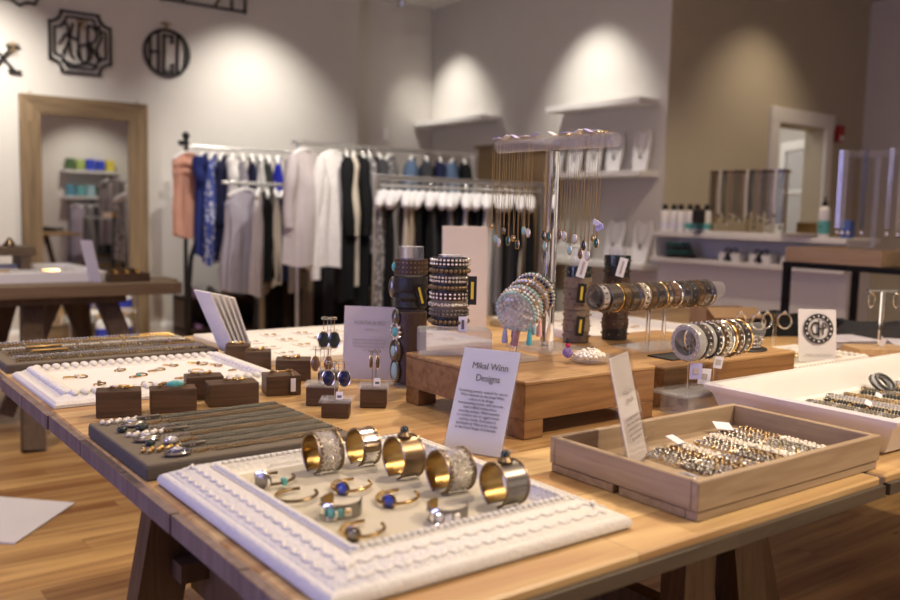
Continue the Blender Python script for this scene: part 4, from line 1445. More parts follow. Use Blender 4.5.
for (dx, dy, z, lb, mt, mi) in ((.012, -.052, .085, 'long black tag with yellow lettering hanging from the beaded bracelet stack', 'black', 'yellow'),
                                (-.010, -.050, .012, 'small white barcode tag at the foot of the beaded bracelet stack', 'tag', 'ink')):
    t = thing('price_tag', lb, 'tag', (cx + dx + .012, cy + dy + .002, z0 + z), -.70)
    h_ = .062 if mt == 'black' else .034
    tc_ = MB().box((0, 0, 0), (.019, .0018, h_), bev=.0005).build('tag_card', M[mt], t)
    MB().box((0, -.0016, 0), (.006, .0012, h_ * .6)).build('tag_lettering', M[mi], tc_)

# two more columns on the long riser
for (cx, cy), m1, nm, lv in (((1.655, 1.640), 'taupe_leather', 'taupe', 7), ((1.785, 1.625), 'leather', 'dark brown', 8)):
    z0 = RZ2 + .001
    t = thing('bracelet_column', 'acrylic column of %s leather bracelets on the long riser' % nm, 'display column', (cx, cy, z0))
    MB().cyl((0, 0, 0), (0, 0, .245), .022, n=20).build('tube', M['clear_edge'], t)
    for k in range(lv):
        z = .002 + k * .028
        if k == lv - 1:
            m_ = 'dark_stone'
        else:
            m_ = m1 if k % 3 else ('leather_b' if nm != 'taupe' else 'taupe_leather')
        b = thing('leather_bracelet', '%s leather bracelet, %s from the bottom of the %s column' % ('black beaded' if m_ == 'dark_stone' else nm, ORD[k], nm), 'bracelet', (cx, cy, z0 + z), group='leather bracelets on the %s column' % nm)
        MB().band((0, 0, .0135), (0, 0, 1), .0335 + .002 * (k % 2), .0268, .004, n=28).build('leather_band', M[m_], b)
        q = MB()
        for j in range(9):
            a = 2 * PI * j / 9 + k
            q.ball((.036 * math.cos(a), .036 * math.sin(a), .0135), .003, 0)
        q.build('studs', M['bronze'], b)
    for j, (z, mt) in enumerate(((.195, 'tag'), (.130, 'black'), (.045, 'black'))):
        if nm == 'dark brown' and j == 2:
            continue
        g = thing('price_tag', '%s tag on the %s leather column, %s' % ('white' if mt == 'tag' else 'black and yellow', nm, ('at the top', 'halfway down', 'near the foot')[j]), 'tag', (cx - .020, cy - .034, z0 + z), -.55)
        hh = .05
        tc_ = MB().box((0, 0, 0), (.022, .0018, hh), mx=Matrix.Rotation(.25 if mt == 'tag' else .08, 3, 'Y')).build('tag_card', M[mt], g)
        MB().box((0, -.0016, 0), (.006, .0012, hh * .7), mx=Matrix.Rotation(.25 if mt == 'tag' else .08, 3, 'Y')).build('tag_lettering', M['yellow' if mt == 'black' else 'ink_soft'], tc_)

# ------------------------------------------------------------------ bars of bangles
BX0, BX1, BY, BZ = 1.525, 2.005, 1.46, 1.012
t = thing('bangle_bar', 'horizontal acrylic bar of many cuffs and bangles above the long riser', 'bangle stand', (1.755, BY, RZ2 + .001))
MB().box((0, 0, .004), (.20, .11, .006), bev=.001).build('base_plate', M['clear_edge'], t)
for x in (-.03, .03):
    MB().cyl((x, 0, .0072), (x, 0, BZ - RZ2 - .023), .0055, n=14).build('post', M['acrylic'], t)
MB().cyl((BX0 - 1.755, 0, BZ - RZ2 - .001), (BX1 - 1.755, 0, BZ - RZ2 - .001), .021, n=24).build('bar', M['clear_edge'], t)
BB = [('crystal', .030, .018), ('gunmetal', .033, .026), ('gold', .0345, .006), ('bronze', .033, .016), ('gunmetal', .033, .020), ('gold', .034, .007), ('silver', .033, .022), ('bronze', .0335, .014), ('gunmetal', .0325, .022),
      ('gold', .0345, .006), ('silver_s', .033, .012), ('amber', .033, .018), ('silver_s', .0345, .006), ('gunmetal', .034, .022), ('leather_b', .033, .020), ('bronze', .034, .016), ('gunmetal', .0325, .024), ('silver_s', .034, .008)]
BBN = {'crystal': 'clear crystal', 'gunmetal': 'gunmetal', 'gold': 'thin gold', 'bronze': 'bronze', 'silver': 'hammered silver', 'silver_s': 'bright silver', 'amber': 'brown', 'leather_b': 'black'}
x = BX0 + .004
for i, (m_, r, w) in enumerate(BB):
    w *= 1.36
    x += w / 2 + .0012
    t = thing('bangle', '%s bangle, %s from left on the upper bar of bangles' % (BBN[m_], ORD[i]), 'bracelet', (x, BY, BZ - (r - .0232) * .72), group='bangles on the upper bar')
    ax = (1, .03 * math.sin(i * 1.7), .05 * math.sin(i * 2.3))
    if w < .009:
        MB().ring((0, 0, 0), ax, r - .003, .003, n=32).build('bangle_ring', M[m_], t)
    else:
        MB().band((0, 0, 0), ax, r, w, .003, n=32).build('bangle_band', M[m_], t)
        b = MB()
        for s in (-1, 1):
            b.ring(Vector(ax).normalized() * s * w * .46, ax, r, .0016, n=32, k=5)
        for j in range(14):
            a = 2 * PI * j / 14
            if w > .015:
                b.ball((0, (r + .0005) * math.cos(a), (r + .0005) * math.sin(a)), .0028, 0)
        b.build('bangle_trim', M['gunmetal' if i % 3 else 'bronze'], t)
    x += w / 2 + .0008

x0, by, bz = 1.530, 1.196, .945
t = thing('bangle_bar', 'short acrylic bar of grey resin bangles above the clear block', 'bangle stand', (1.60, by, TZ + .0525))
for x in (-.045, .045):
    MB().cyl((x, 0, .0002), (x, 0, bz - TZ - .0525 - .020), .0045, n=14).build('post', M['acrylic'], t)
MB().cyl((x0 - 1.60, 0, bz - TZ - .0525), (1.80 - 1.60, 0, bz - TZ - .0525), .019, n=24).build('bar', M['clear_edge'], t)
M['resin'] = mat('grey_resin', (.36, .35, .34), .15, var=.3, vs=40, coat=.6)
B2 = [('resin', .041, .024), ('gunmetal', .040, .018), ('resin', .039, .016), ('leather_b', .040, .012), ('silver_s', .0385, .008), ('bronze', .040, .010), ('silver', .039, .014), ('silver_s', .0405, .008), ('gold', .039, .008), ('bronze', .041, .014), ('silver_s', .040, .008), ('gunmetal', .0395, .016), ('gold', .040, .008)]
x = x0 + .004
BBN['resin'] = 'chunky grey resin'
for i, (m_, r, w) in enumerate(B2):
    x += w / 2 + .0012
    t = thing('bangle', '%s bangle, %s from left on the lower bar of bangles' % (BBN[m_], ORD[i]), 'bracelet', (x, by, bz - (r - .026) * .7), group='bangles on the lower bar')
    ax = (1, .04 * math.sin(i * 1.7), .05 * math.sin(i * 2.3))
    if w < .009:
        MB().ring((0, 0, 0), ax, r - .003, .0034, n=32).build('bangle_ring', M[m_], t)
    elif m_ == 'resin':
        q = MB()
        q.lathe((0, 0, 0), [(r - .013, -w / 2), (r - .003, -w / 2), (r, -w / 4), (r, w / 4), (r - .003, w / 2), (r - .013, w / 2), (r - .013, -w / 2)], ax, 36, caps=False)
        q.build('bangle_body', M[m_], t)
        q = MB()
        for j in range(18):
            a = 2 * PI * j / 18
            q.ball((-w / 2, (r - .006) * math.cos(a), (r - .006) * math.sin(a)), .0022, 0)
        q.build('silver_dots', M['silver_s'], t)
    else:
        MB().band((0, 0, 0), ax, r, w, .003, n=32).build('bangle_band', M[m_], t)
        b = MB()
        for j in range(20):
            a = 2 * PI * j / 20
            b.ball((0, (r + .0005) * math.cos(a), (r + .0005) * math.sin(a)), .0032, 0)
        b.build('bangle_trim', M['silver_s'], t)
    x += w / 2 + .0008
for i, (dx, z, m_, lb) in enumerate(((.020, .875, 'tag_b', 'lilac price tag hanging left under the lower bar of bangles'), (.045, .862, 'tag', 'larger pale price tag hanging under the lower bar of bangles'), (.085, .890, 'tag', 'small white tag with grey mark hanging right under the lower bar'))):
    t = thing('price_tag', lb, 'tag', (x0 + dx, by - .020 - .004 * i, z), -.5)
    tc_ = MB().box((0, 0, 0), (.028 if i < 2 else .020, .0012, .034 if i < 2 else .026), mx=Matrix.Rotation(.08 * i, 3, 'Y')).build('tag_card', M[m_], t)
    MB().box((0, -.0012, 0), (.012, .0008, .012), mx=Matrix.Rotation(.08 * i, 3, 'Y')).build('tag_print', M['ink_soft'], tc_)
    MB().tube([(0, 0, .013), (0, .012, .035), (0, .015, bz - z - .044)], .0005, 4).build('tag_string', M['ink_soft'], t)

t = MB().box((0, 0, .002), (.17, .075, .003), bev=.001).build('display_mat', M['black'], loc=(1.72, 1.345, RZ2 + .0005))
tag(t, 'black felt mat lying on the long wooden riser', 'mat')
t = MB().lathe((0, 0, 0), [(.002, 0), (.060, 0), (.062, .002), (.060, .004), (.002, .004)], n=36).build('display_disc', M['black'], loc=(1.955, 1.345, RZ2 + .0005))
tag(t, 'round black mat under silver bead bracelets at the right of the long riser', 'mat')
for k in range(3):
    t = thing('bead_bracelet', 'silver bead bracelet, %s in the stack on the round black mat' % ('lowest', 'middle', 'topmost')[k], 'bracelet', (1.955 + .006 * k, 1.345, RZ2 + .0055 + .0092 * k), group='silver bead bracelets on the black mat')
    n = 28
    MB().beads([(.042 * math.cos(2 * PI * j / n + k), .042 * math.sin(2 * PI * j / n + k), .0045) for j in range(n) if j % 6], .0046, 1).build('beads', M['silver_s'], t)
    MB().beads([(.042 * math.cos(2 * PI * j / n + k), .042 * math.sin(2 * PI * j / n + k), .0045) for j in range(n) if j % 6 == 0], .0046, 1).build('accent_beads', M['gunmetal'], t)

# hoop earring stands
for i, (x, y) in enumerate(((2.45, 1.665), (2.555, 1.640))):
    t = thing('earring_stand', 'small acrylic hoop stand %s beside the monogram card' % ('left of its twin', 'right of its twin')[i], 'earring stand', (x, y, TZ + .001), -.65, 'hoop stands by the monogram card')
    MB().box((0, 0, .003), (.07, .05, .005), bev=.001).build('base_plate', M['clear_edge'], t)
    b = MB().box((0, 0, .0605), (.008, .006, .109))
    b.box((0, 0, .118), (.075, .006, .006))
    b.build('post', M['acrylic'], t)
    e = thing('hoop_earrings', 'pair of silver hoops hanging on the %s hoop stand' % ('left', 'right')[i], 'earrings', (x, y, TZ + .119), -.65)
    b = MB()
    for s in (-1, 1):
        b.ring((s * .028, -.006, -.022), (s * .5, 1, 0), .021, .0024, n=28, el=1.15)
    b.build('hoop', M['silver_s'], e)
    b = MB()
    for s in (-1, 1):
        b.ball((s * .028, -.006, .006), .0055, 1)
    b.build('ear_stud', M['silver_s'], e)

t = thing('earring_stand', 'tall acrylic earring stand on a wooden foot at the right edge of the picture', 'earring stand', (2.80, 1.42, TZ + .001), -.55)
MB().box((0, 0, .012), (.20, .11, .024), bev=.002).build('wooden_base', M['slab'], t)
b = MB().box((0, 0, .112), (.010, .008, .176))
b.box((0, 0, .202), (.105, .008, .007))
b.build('post', M['acrylic'], t)
MB().box((0.0, -.015, .040), (.018, .002, .026), mx=Matrix.Rotation(.5, 3, 'Y')).build('price_tag', M['tag'], t)
e = thing('drop_earrings', 'pair of long silver oval drops at the right edge of the picture', 'earrings', (2.80, 1.42, TZ + .204), -.55)
b = MB()
for s in (-1, 1):
    b.ring((s * .042, -.007, -.030), (0, 1, 0), .011, .0018, n=24, x=(1, 0, 0), el=2.0)
    b.ball((s * .042, -.007, -.052), .004, 1)
b.build('oval_hoop', M['silver_s'], e)

# things piled at the far right of the table
def soft_box(mb, c, d, seed, amp=.012, nx=14, ny=10):
    random.seed(seed)
    ph = [random.uniform(0, 6) for _ in range(6)]
    vs, fs = [], []
    for j in range(ny + 1):
        for i in range(nx + 1):
            u, v = i / nx * 2 - 1, j / ny * 2 - 1
            e = max(0, (1 - abs(u) ** 6)) * max(0, (1 - abs(v) ** 6))
            z = c[2] + d[2] * (e ** .25) + amp * (math.sin(4 * u + ph[0] + 2 * v) + math.sin(7 * v + ph[1]) * .6 + math.sin(9 * u + ph[2]) * .4) * e
            vs.append((c[0] + u * d[0] / 2 + .01 * math.sin(5 * v + ph[3]), c[1] + v * d[1] / 2 + .01 * math.sin(6 * u + ph[4]), max(z, c[2])))
    for j in range(ny):
        for i in range(nx):
            a = j * (nx + 1) + i
            fs.append((a, a + 1, a + nx + 2, a + nx + 1))
    n = nx + 1
    rim = list(range(n)) + [k * n + nx for k in range(1, ny + 1)] + [ny * n + k for k in range(nx - 1, -1, -1)] + [k * n for k in range(ny - 1, 0, -1)]
    base = len(vs)
    vs += [(vs[k][0], vs[k][1], c[2]) for k in rim]
    m = len(rim)
    fs += [(rim[i], base + i, base + (i + 1) % m, rim[(i + 1) % m]) for i in range(m)]
    fs.append(tuple(base + i for i in range(m)))
    return mb.add(vs, fs)


tag(soft_box(MB(), (0, 0, 0), (.42, .26, .055), 3).build('folded_garment', M['cloth black'], loc=(3.04, 1.88, TZ + .001), rz=-.5), 'folded black garment piled behind the monogram card', 'clothes')
tag(soft_box(MB(), (0, 0, 0), (.36, .24, .04), 9).build('folded_garment', M['cloth charcoal'], loc=(3.235, 1.66, TZ + .001), rz=-.6), 'folded charcoal garment piled behind the right earring stand', 'clothes')
M['lavender'] = mat('lavender_paper', (.62, .60, .70), .8, var=.05)
for i, (x, y, w, d, rz) in enumerate(((2.86, 1.585, .21, .15, -.35), (3.01, 1.36, .24, .17, -.9))):
    b = MB()
    random.seed(i)
    for k in range(9):
        b.box((random.uniform(-.004, .004), random.uniform(-.004, .004), .0016 + .003 * k), (w, d, .0024), rz=random.uniform(-.03, .03))
    tag(b.build('paper_stack', M['lavender'], loc=(x, y, TZ + .0008), rz=rz, smooth=False), ('loose stack of lavender white paper behind the hoop stands', 'stack of lavender white paper by the wooden earring foot')[i], 'paper')
t = thing('cardboard_box', 'small open brown cardboard box behind the round-mat bracelets', 'box', (2.80, 2.02, TZ + .001), -.4)
b = MB()
for x, y, w, d in ((0, -.058, .20, .004), (0, .058, .20, .004), (-.098, 0, .004, .112), (.098, 0, .004, .112)):
    b.box((x, y, .045), (w, d, .088))
b.box((0, 0, .002), (.19, .11, .003))
M['kraft'] = mat('kraft_board', (.30, .19, .10), .85, var=.1)
b.build('carton', M['kraft'], t, smooth=False)
MB().box((0, -.09, .080), (.20, .066, .003), mx=Matrix.Rotation(.5, 3, 'X')).build('flap', M['kraft'], t)


# ------------------------------------------------------------------ far trestle table contents
t = thing('shallow_tray', 'wide white tray of mixed jewellery on the far trestle table', 'tray', (.64, 5.36, TZ + .001))
b = MB().frame(-.78, .78, -.38, .38, [(0, 0), (0, .05), (.004, .055), (.03, .055), (.034, .050), (.04, .03)])
b.build('tray_rim', M['white'], t)
MB().box((0, 0, .015), (1.50, .70, .028)).build('lining', M['card'], t, smooth=False)
random.seed(8)
FN = [('silver_s', 'silver'), ('gunmetal', 'dark'), ('gold', 'gold'), ('pearl', 'pearl')]
for i in range(16):
    x, y = .30 + .066 * i + random.uniform(-.01, .01), 5.10 + .13 * (i % 4)
    m_, nm = FN[i % 4]
    t = thing('bead_necklace', '%s necklace heaped in the white tray on the far table, %s from left' % (nm, ORD[i]), 'necklace', (x, y, TZ + .031), random.uniform(0, 3), 'necklaces on the far table')
    b = MB()
    for j in range(26):
        a = 2 * PI * j / 26
        b.ball((.05 * math.cos(a), .03 * math.sin(a) + .008 * math.sin(3 * a), .0062), .006, 0)
    b.build('beads', M[m_], t)
    MB().ball((.056, 0, .009), (.014, .010, .008), 1).build('pendant', M['turq_pale' if i % 3 == 0 else 'moon'], t)
t, mx = sign('small leaning grey card on the far trestle table', (1.345, 4.925, TZ + .001), -1.15, .10, .235, -.25, holder=False, name='sign_card', m='card')
for k in range(5):
    text('. . . . .', .014, M['ink_soft'], t, mx @ Matrix.Translation((0, .18 - .03 * k, .002)))
for (x, y, w, d, h, rz, lb) in ((1.52, 4.99, .22, .16, .045, .05, 'shallow dark wooden box at the right end of the far table'), (1.61, 5.42, .16, .12, .04, .1, 'small brown box behind the dark one on the far table')):
    t = thing('wooden_box', lb, 'box', (x, y, TZ + .001), rz)
    b = MB()
    for q in ((0, -d / 2 + .006, w, .012), (0, d / 2 - .006, w, .012), (-w / 2 + .006, 0, .012, d - .024), (w / 2 - .006, 0, .012, d - .024)):
        b.box((q[0], q[1], h / 2), (q[2], q[3], h), bev=.001)
    b.box((0, 0, .005), (w - .02, d - .02, .009))
    b.build('box_body', M['block'], t)
    if w > .2:
        for k in range(3):
            e = thing('cuff_bracelet', 'gold cuff in the dark wooden box on the far table, %s from left' % ORD[k], 'bracelet', (x - .06 + .06 * k, y, TZ + .037), 0, 'gold cuffs on the far table')
            MB().band((0, 0, 0), (1, .2, 0), .026, .02, .002, n=20).build('cuff_band', M['gold'], e)
t = thing('riser_tray', 'brown wooden riser with trinkets at the left end of the far table', 'riser', (.86, 5.72, TZ + .001))
MB().box((0, 0, .135), (.66, .30, .05), bev=.003).build('top_tray', M['far_top'], t)
for sx in (-1, 1):
    MB().box((sx * .28, 0, .055), (.05, .26, .11), bev=.002).build('foot', M['far_top'], t)
for k in range(4):
    m_, nm = [('tag_b', 'lilac'), ('crystal', 'crystal'), ('white', 'white'), ('bronze', 'brown')][k]
    e = MB().lathe((0, 0, 0), [(.001, 0), (.03, 0), (.034, .01), (.02, .03), (.012, .045), (.001, .05)], n=16).build('trinket_dish', M[m_], loc=(.70 + .125 * k, 5.70, TZ + .1625))
    tag(e, 'small %s covered trinket dish on the brown riser' % nm, 'dish')

# bottles on a wire shelf under the far table, against the wall
t = thing('wire_shelf', 'white wire shelf unit against the wall beneath the far table', 'shelf', (2.17, 7.72, 0))
b = MB()
for x in (-.24, .24):
    for y in (-.13, .13):
        b.cyl((x, y, 0), (x, y, .56), .008, n=8)
for z in (.06, .30, .55):
    for y in (-.13, 0, .13):
        b.cyl((-.24, y, z), (.24, y, z), .005, n=6)
b.build('wire_frame', M['steel'], t)
for k in range(6):
    x, z = 2.00 + .17 * (k % 3), (.066, .306)[k // 3]
    e = thing('plastic_bottle', 'white bottle with blue label, %s on the %s wire shelf' % (ORD[k % 3], ('lower', 'upper')[k // 3]), 'bottle', (x, 7.72, z), group='white bottles on the wire shelf')
    MB().lathe((0, 0, 0), [(.001, 0), (.062, 0), (.066, .01), (.066, .12), (.05, .15), (.02, .165), (.02, .185), (.001, .185)], n=20).build('bottle_body', M['white'], e)
    M.setdefault('blue_label', mat('blue_label', (.03, .05, .42), .5))
    MB().band((0, 0, .055), (0, 0, 1), .0672, .07, .001, n=20).build('blue_label', M['blue_label'], e)

# ------------------------------------------------------------------ mirror
t = thing('wall_mirror', 'tall mirror in a wide rustic plank frame against the left wall', 'mirror', (2.105, 7.94, 0))
x0, x1, z0, z1, w = -.512, .512, 0.02, 2.07, .155


def trap(pts, y0, y1):
    m = MB()
    vs = [(x, y0, z) for x, z in pts] + [(x, y1, z) for x, z in pts]
    n = len(pts)
    return m.add(vs, [tuple(range(n)), tuple(range(n, 2 * n))[::-1]] + [(i, i + n, (i + 1) % n + n, (i + 1) % n) for i in range(n)])


for pts, mm_ in (([(x0, z1), (x1, z1), (x1 - w, z1 - w), (x0 + w, z1 - w)], 'frame_wood_x'), ([(x0, z0), (x0 + w, z0 + w), (x1 - w, z0 + w), (x1, z0)], 'frame_wood_x'),
                 ([(x0, z0), (x0, z1), (x0 + w, z1 - w), (x0 + w, z0 + w)], 'frame_wood'), ([(x1, z0), (x1 - w, z0 + w), (x1 - w, z1 - w), (x1, z1)], 'frame_wood')):
    trap(pts, -.035, .03).build('frame_plank', M[mm_], t, smooth=False)
MB().box((0, .0, 1.045), (x1 * 2 - 2 * w + .02, .01, z1 - z0 - 2 * w + .02)).build('glass', M['mirror'], t, smooth=False)
for x in (-.43, .43):
    MB().ring((x, -.005, z1 + .012), (0, 1, 0), .012, .003, n=14).build('hanging_ring', M['brass'], t)

# ------------------------------------------------------------------ wall letters
YW = YA - .012


def plaque(name, label, cx, cz):
    return thing(name, label, 'wall decoration', (cx, YW, cz))


def flat(b, name, m, parent, th=.018):
    """shape drawn in x/z, given thickness along y"""
    return b.build(name, m, parent)


V = lambda x, z: (x, 0, z)


def strokes(parent, name, lines, w=.016, d=.018, m='black'):
    b = MB()
    for ln in lines:
        for p, q in zip(ln[:-1], ln[1:]):
            b.bar(V(*p), V(*q), d, w, up=(0, 1, 0)) if abs(p[0] - q[0]) + abs(p[1] - q[1]) > 1e-5 else None
        for p in ln:
            b.cyl((p[0], -d / 2, p[1]), (p[0], d / 2, p[1]), w / 2, n=10)
    return b.build(name, M[m], parent)


def bow(parent, x, z):
    b = MB()
    for s in (-1, 1):
        b.ring((x + s * .022, -.012, z + .012), (0, 1, s * .4), .020, .005, n=14, k=5, x=(1, 0, 0), el=.55)
        b.tube([(x, -.014, z), (x + s * .012, -.016, z - .03), (x + s * .018, -.014, z - .065)], .005, 5)
    b.tube([(x, -.006, z), (x, .002, z + .05)], .0025, 5)
    M.setdefault('jute', mat('jute', (.30, .20, .09), .9, var=.2, vs=200))
    b.build('ribbon_bow', M['jute'], parent)


def arc(cx, cz, r, a0, a1, n=14, el=1.0):
    return [(cx + r * math.cos(a0 + (a1 - a0) * i / n), cz + r * el * math.sin(a0 + (a1 - a0) * i / n)) for i in range(n + 1)]


t = plaque('monogram_plaque', 'round black wall monogram reading HCD with a jute bow', 2.822, 2.545)
r = .212
MB().band((0, 0, 0), (0, 1, 0), r, .018, .027, n=48).build('ring_frame', M['black'], t)
hh = lambda x: math.sqrt((r - .02) ** 2 - x * x)
xs = (-.155, -.075)
strokes(t, 'letters', [[(-.150, -hh(.150)), (-.150, hh(.150))], [(-.078, -hh(.078)), (-.078, hh(.078))], [(-.150, .0), (-.078, .0)],
                       [(.045, .10), (.045, .150), (-.028, .150), (-.028, -.165), (.045, -.165), (.045, -.10)],
                       [(.095, -hh(.095)), (.095, hh(.095))], [(.095, hh(.085))] + [(.095 + .078 * math.sin(a), hh(.085) * math.cos(a)) for a in [k * PI / 10 for k in range(11)]]], w=.032)
bow(t, -.01, .238)

t = plaque('monogram_plaque', 'large black notched square wall monogram in script with a jute bow', 2.088, 2.535)
o, n_ = .245, .095


def notched(o, n_, k):
    pts = []
    for (sx, sz) in ((1, 1), (-1, 1), (-1, -1), (1, -1)):
        a = {(1, 1): (-PI / 2, -PI), (-1, 1): (0, -PI / 2), (-1, -1): (PI / 2, 0), (1, -1): (PI, PI / 2)}[(sx, sz)]
        pts += [(sx * o + n_ * math.cos(a[0] + (a[1] - a[0]) * i / k), sz * o + n_ * math.sin(a[0] + (a[1] - a[0]) * i / k)) for i in range(k + 1)]
    return pts


p = notched(o, n_, 6)
strokes(t, 'notched_frame', [p + [p[0]]], w=.026)
p = notched(o - .04, n_, 6)
strokes(t, 'inner_frame', [p + [p[0]]], w=.010)
strokes(t, 'script_letters', [[(-.15, .12), (-.13, .16), (-.10, .13), (-.08, -.10), (-.06, -.13)], [(-.06, .15), (-.09, .02), (-.14, -.10)], [(-.17, -.02), (-.12, .06), (-.02, .02)],
                              [(-.01, .16), (-.02, -.02), (.0, -.14)], arc(.03, -.08, .055, 0, 2 * PI, 16, 1.3), [(.06, .15), (.055, -.13)], arc(.07, .08, .065, -1.57, 1.7, 12, 1.1), [(.08, .0), (.15, -.14), (.17, -.10)],
                              [(.15, .16), (.17, .06), (.13, -.03), (.15, -.12)], [(-.15, -.16), (-.05, -.185), (.06, -.16), (.14, -.18)]], w=.017)
bow(t, .01, .17)

t = plaque('wall_letter', 'black letter X with a jute bow at the left edge of the wall', 1.492, 2.345)
strokes(t, 'letter_strokes', [[(-.085, -.10), (.075, .10)], [(-.085, .10), (.085, -.10)], [(-.12, .10), (-.05, .10)], [(.05, -.10), (.12, -.10)], [(.04, .10), (.11, .10)], [(-.12, -.10), (-.05, -.10)]], w=.032)
bow(t, .075, .10)
t = plaque('wall_scroll', 'black scrolled wall cutout cut off by the top left corner', 1.50, 2.86)
strokes(t, 'scroll', [[(-.3, -.06), (.05, -.04), (.12, -.085), (.18, -.055), (.24, -.06), (.27, 0), (.26, .08)], [(-.3, .06), (.26, .08)]], w=.024)
t = plaque('wall_frame_sign', 'dark open rectangular wall frame cut off by the top edge', 3.17, 3.10)
strokes(t, 'frame', [[(-.39, -.09), (.39, -.09), (.39, .12), (-.39, .12), (-.39, -.09)]], w=.035, m='bronze' if False else 'black')
for ln in ([(-.2, -.08), (-.1, .1)], [(.1, -.08), (.2, .1)], [(.26, -.08), (.26, .1)]):
    strokes(t, 'inner_letter', [ln], w=.03, m='leg')

# switch plate, alarm
t = tag(MB().box((0, -.006, 0), (.08, .012, .125), bev=.003).build('switch_plate', M['trim'], loc=(5.28, YA2 - .001, 2.02)), 'small pale switch plate on the recessed wall above the rails', 'switch')
t = thing('fire_alarm', 'red fire alarm box on the tan wall right of the doorway', 'alarm', (8.50, YC - .001, 2.07))
M['alarm_red'] = mat('alarm_red', (.35, .02, .02), .4)
MB().box((0, -.03, 0), (.11, .06, .16), bev=.008).build('alarm_body', M['alarm_red'], t)
MB().box((0, -.063, -.045), (.07, .006, .045)).build('strobe', M['trim'], t)

# ------------------------------------------------------------------ shelves on the grey wall
def wshelf(label, y0, y1, z, d=.25, th=.05):
    t = MB().box((XB - d / 2 - .001, (y0 + y1) / 2, z + th / 2), (d, y1 - y0, th), bev=.003).build('floating_shelf', M['trim'])
    return tag(t, label, 'shelf')


wshelf('upper white floating shelf under the right spotlight, empty', 4.98, 6.10, 2.125)
wshelf('white floating shelf under the left spotlight, empty', 7.02, 8.21, 2.125)
wshelf('middle white floating shelf carrying necklace display cards', 4.94, 6.25, 1.530)
wshelf('lowest white floating shelf with display cards behind the bangles', 4.90, 6.25, .760)


def bust(label, y, z, h, w, lean=.12, group=None):
    t = thing('necklace_display', label, 'necklace display', (XB - .10, y, z + .001), PI * 1.5, group)
    R = Matrix.Rotation(-lean, 3, 'X')
    b = MB()
    pts = [(-w * .36, 0), (w * .36, 0), (w * .5, h * .8), (w * .34, h), (w * .12, h * .93), (-w * .12, h * .93), (-w * .34, h), (-w * .5, h * .8)]
    b.prism(pts, -.006, .006, mx=R @ Matrix.Rotation(PI / 2, 3, 'X'))
    b.build('display_card', M['card'], t)
    b = MB()
    n = 22
    b.beads([R @ Vector((w * .26 * math.sin((j / n - .5) * PI), -.010, h * .90 - h * .48 * math.cos((j / n - .5) * PI))) for j in range(n + 1)], .0055, 0)
    b.build('chain', M['bronze'], t)
    MB().ball(R @ Vector((0, -.012, h * .36)), (.014, .006, .022), 1).build('pendant', M['gunmetal'], t)
    MB().bar(R @ Vector((0, .008, h * .7)), (0, .07, .002), .03, .004, up=(1, 0, 0)).build('easel_back', M['card'], t)


for i, y in enumerate((6.10, 5.86, 5.62, 5.38, 5.08)):
    bust('white necklace display card, %s from left on the middle shelf' % ORD[i], y, 1.580, .34, .20, group='display cards on the middle shelf')
for i, y in enumerate((6.05, 5.72, 5.36, 5.05)):
    bust('white necklace display card, %s from left on the lowest shelf' % ORD[i], y, .810, .36, .22, .2, group='display cards on the lowest shelf')
for i, y in enumerate((5.88, 5.22)):
    t = tag(MB().box((0, 0, .06), (.16, .20, .12), bev=.004).build('gift_box', M['card'], loc=(XB - .13, y, .811)), 'plain white box between display cards on the lowest shelf, %s' % ('left', 'right')[i], 'box')

# ------------------------------------------------------------------ counter
t = thing('shop_counter', 'long white counter with two ledges in front of the tan wall', 'counter', (5.6, 3.1, 0))
L = 1.64
MB().box((.20, L / 2, 1.068), (.44, L, .036), bev=.003).build('counter_top', M['trim'], t)
MB().box((.18, L / 2, .868), (.40, L, .034), bev=.003).build('lower_ledge', M['trim'], t)
MB().box((.22, L / 2, .425), (.30, L - .04, .85)).build('front_panel', M['trim'], t, smooth=False)
MB().box((.34, L / 2, .967), (.02, L - .02, .166)).build('back_panel', M['trim'], t, smooth=False)
for y in (.012, L - .012):
    MB().box((.18, y, .967), (.32, .02, .166)).build('end_panel', M['trim'], t, smooth=False)
CT = 1.087
for k in range(6):
    e = thing('lotion_bottle', 'white bottle with black cap at the left end of the counter, %s from left' % ORD[k], 'bottle', (5.66 + .012 * (k % 2), 4.67 - .0785 * k, CT), group='capped bottles on the counter')
    MB().lathe((0, 0, 0), [(.001, 0), (.034, 0), (.037, .004), (.037, .155), (.030, .168), (.001, .17)], n=18).build('bottle_body', M['white'], e)
    MB().lathe((0, 0, .170), [(.001, 0), (.020, 0), (.022, .004), (.020, .045), (.001, .046)], n=14).build('black_cap', M['black'], e)
    M.setdefault('teal_label', mat('teal_label', (.10, .36, .34), .5))
    MB().band((0, 0, .050), (0, 0, 1), .0382, .045, .001, n=18).build('teal_label', M['teal_label'] if k > 2 else M['tag'], e)
t = thing('necklace_rack', 'wide necklace rack hung with brown and black strands on the counter', 'necklace rack', (5.72, 3.95, CT))
MB().box((0, 0, .008), (.16, .66, .014), bev=.002).build('base', M['trim'], t)
b = MB()
for y in (-.31, 0, .31):
    b.cyl((0, y, .0152), (0, y, .455), .008, n=10)
b.cyl((0, -.33, .455), (0, .33, .455), .010, n=10)
b.build('rack_frame', M['brass'], t)
SM = ['bronze_dark', 'amber', 'dark_stone', 'bronze', 'chain_dark', 'bronze_dark', 'moon', 'dark_stone', 'amber']
SMN = {'bronze': 'light bronze', 'bronze_dark': 'bronze', 'chain_dark': 'grey', 'amber': 'brown', 'dark_stone': 'black', 'pearl': 'cream', 'gunmetal': 'grey', 'moon': 'pale'}
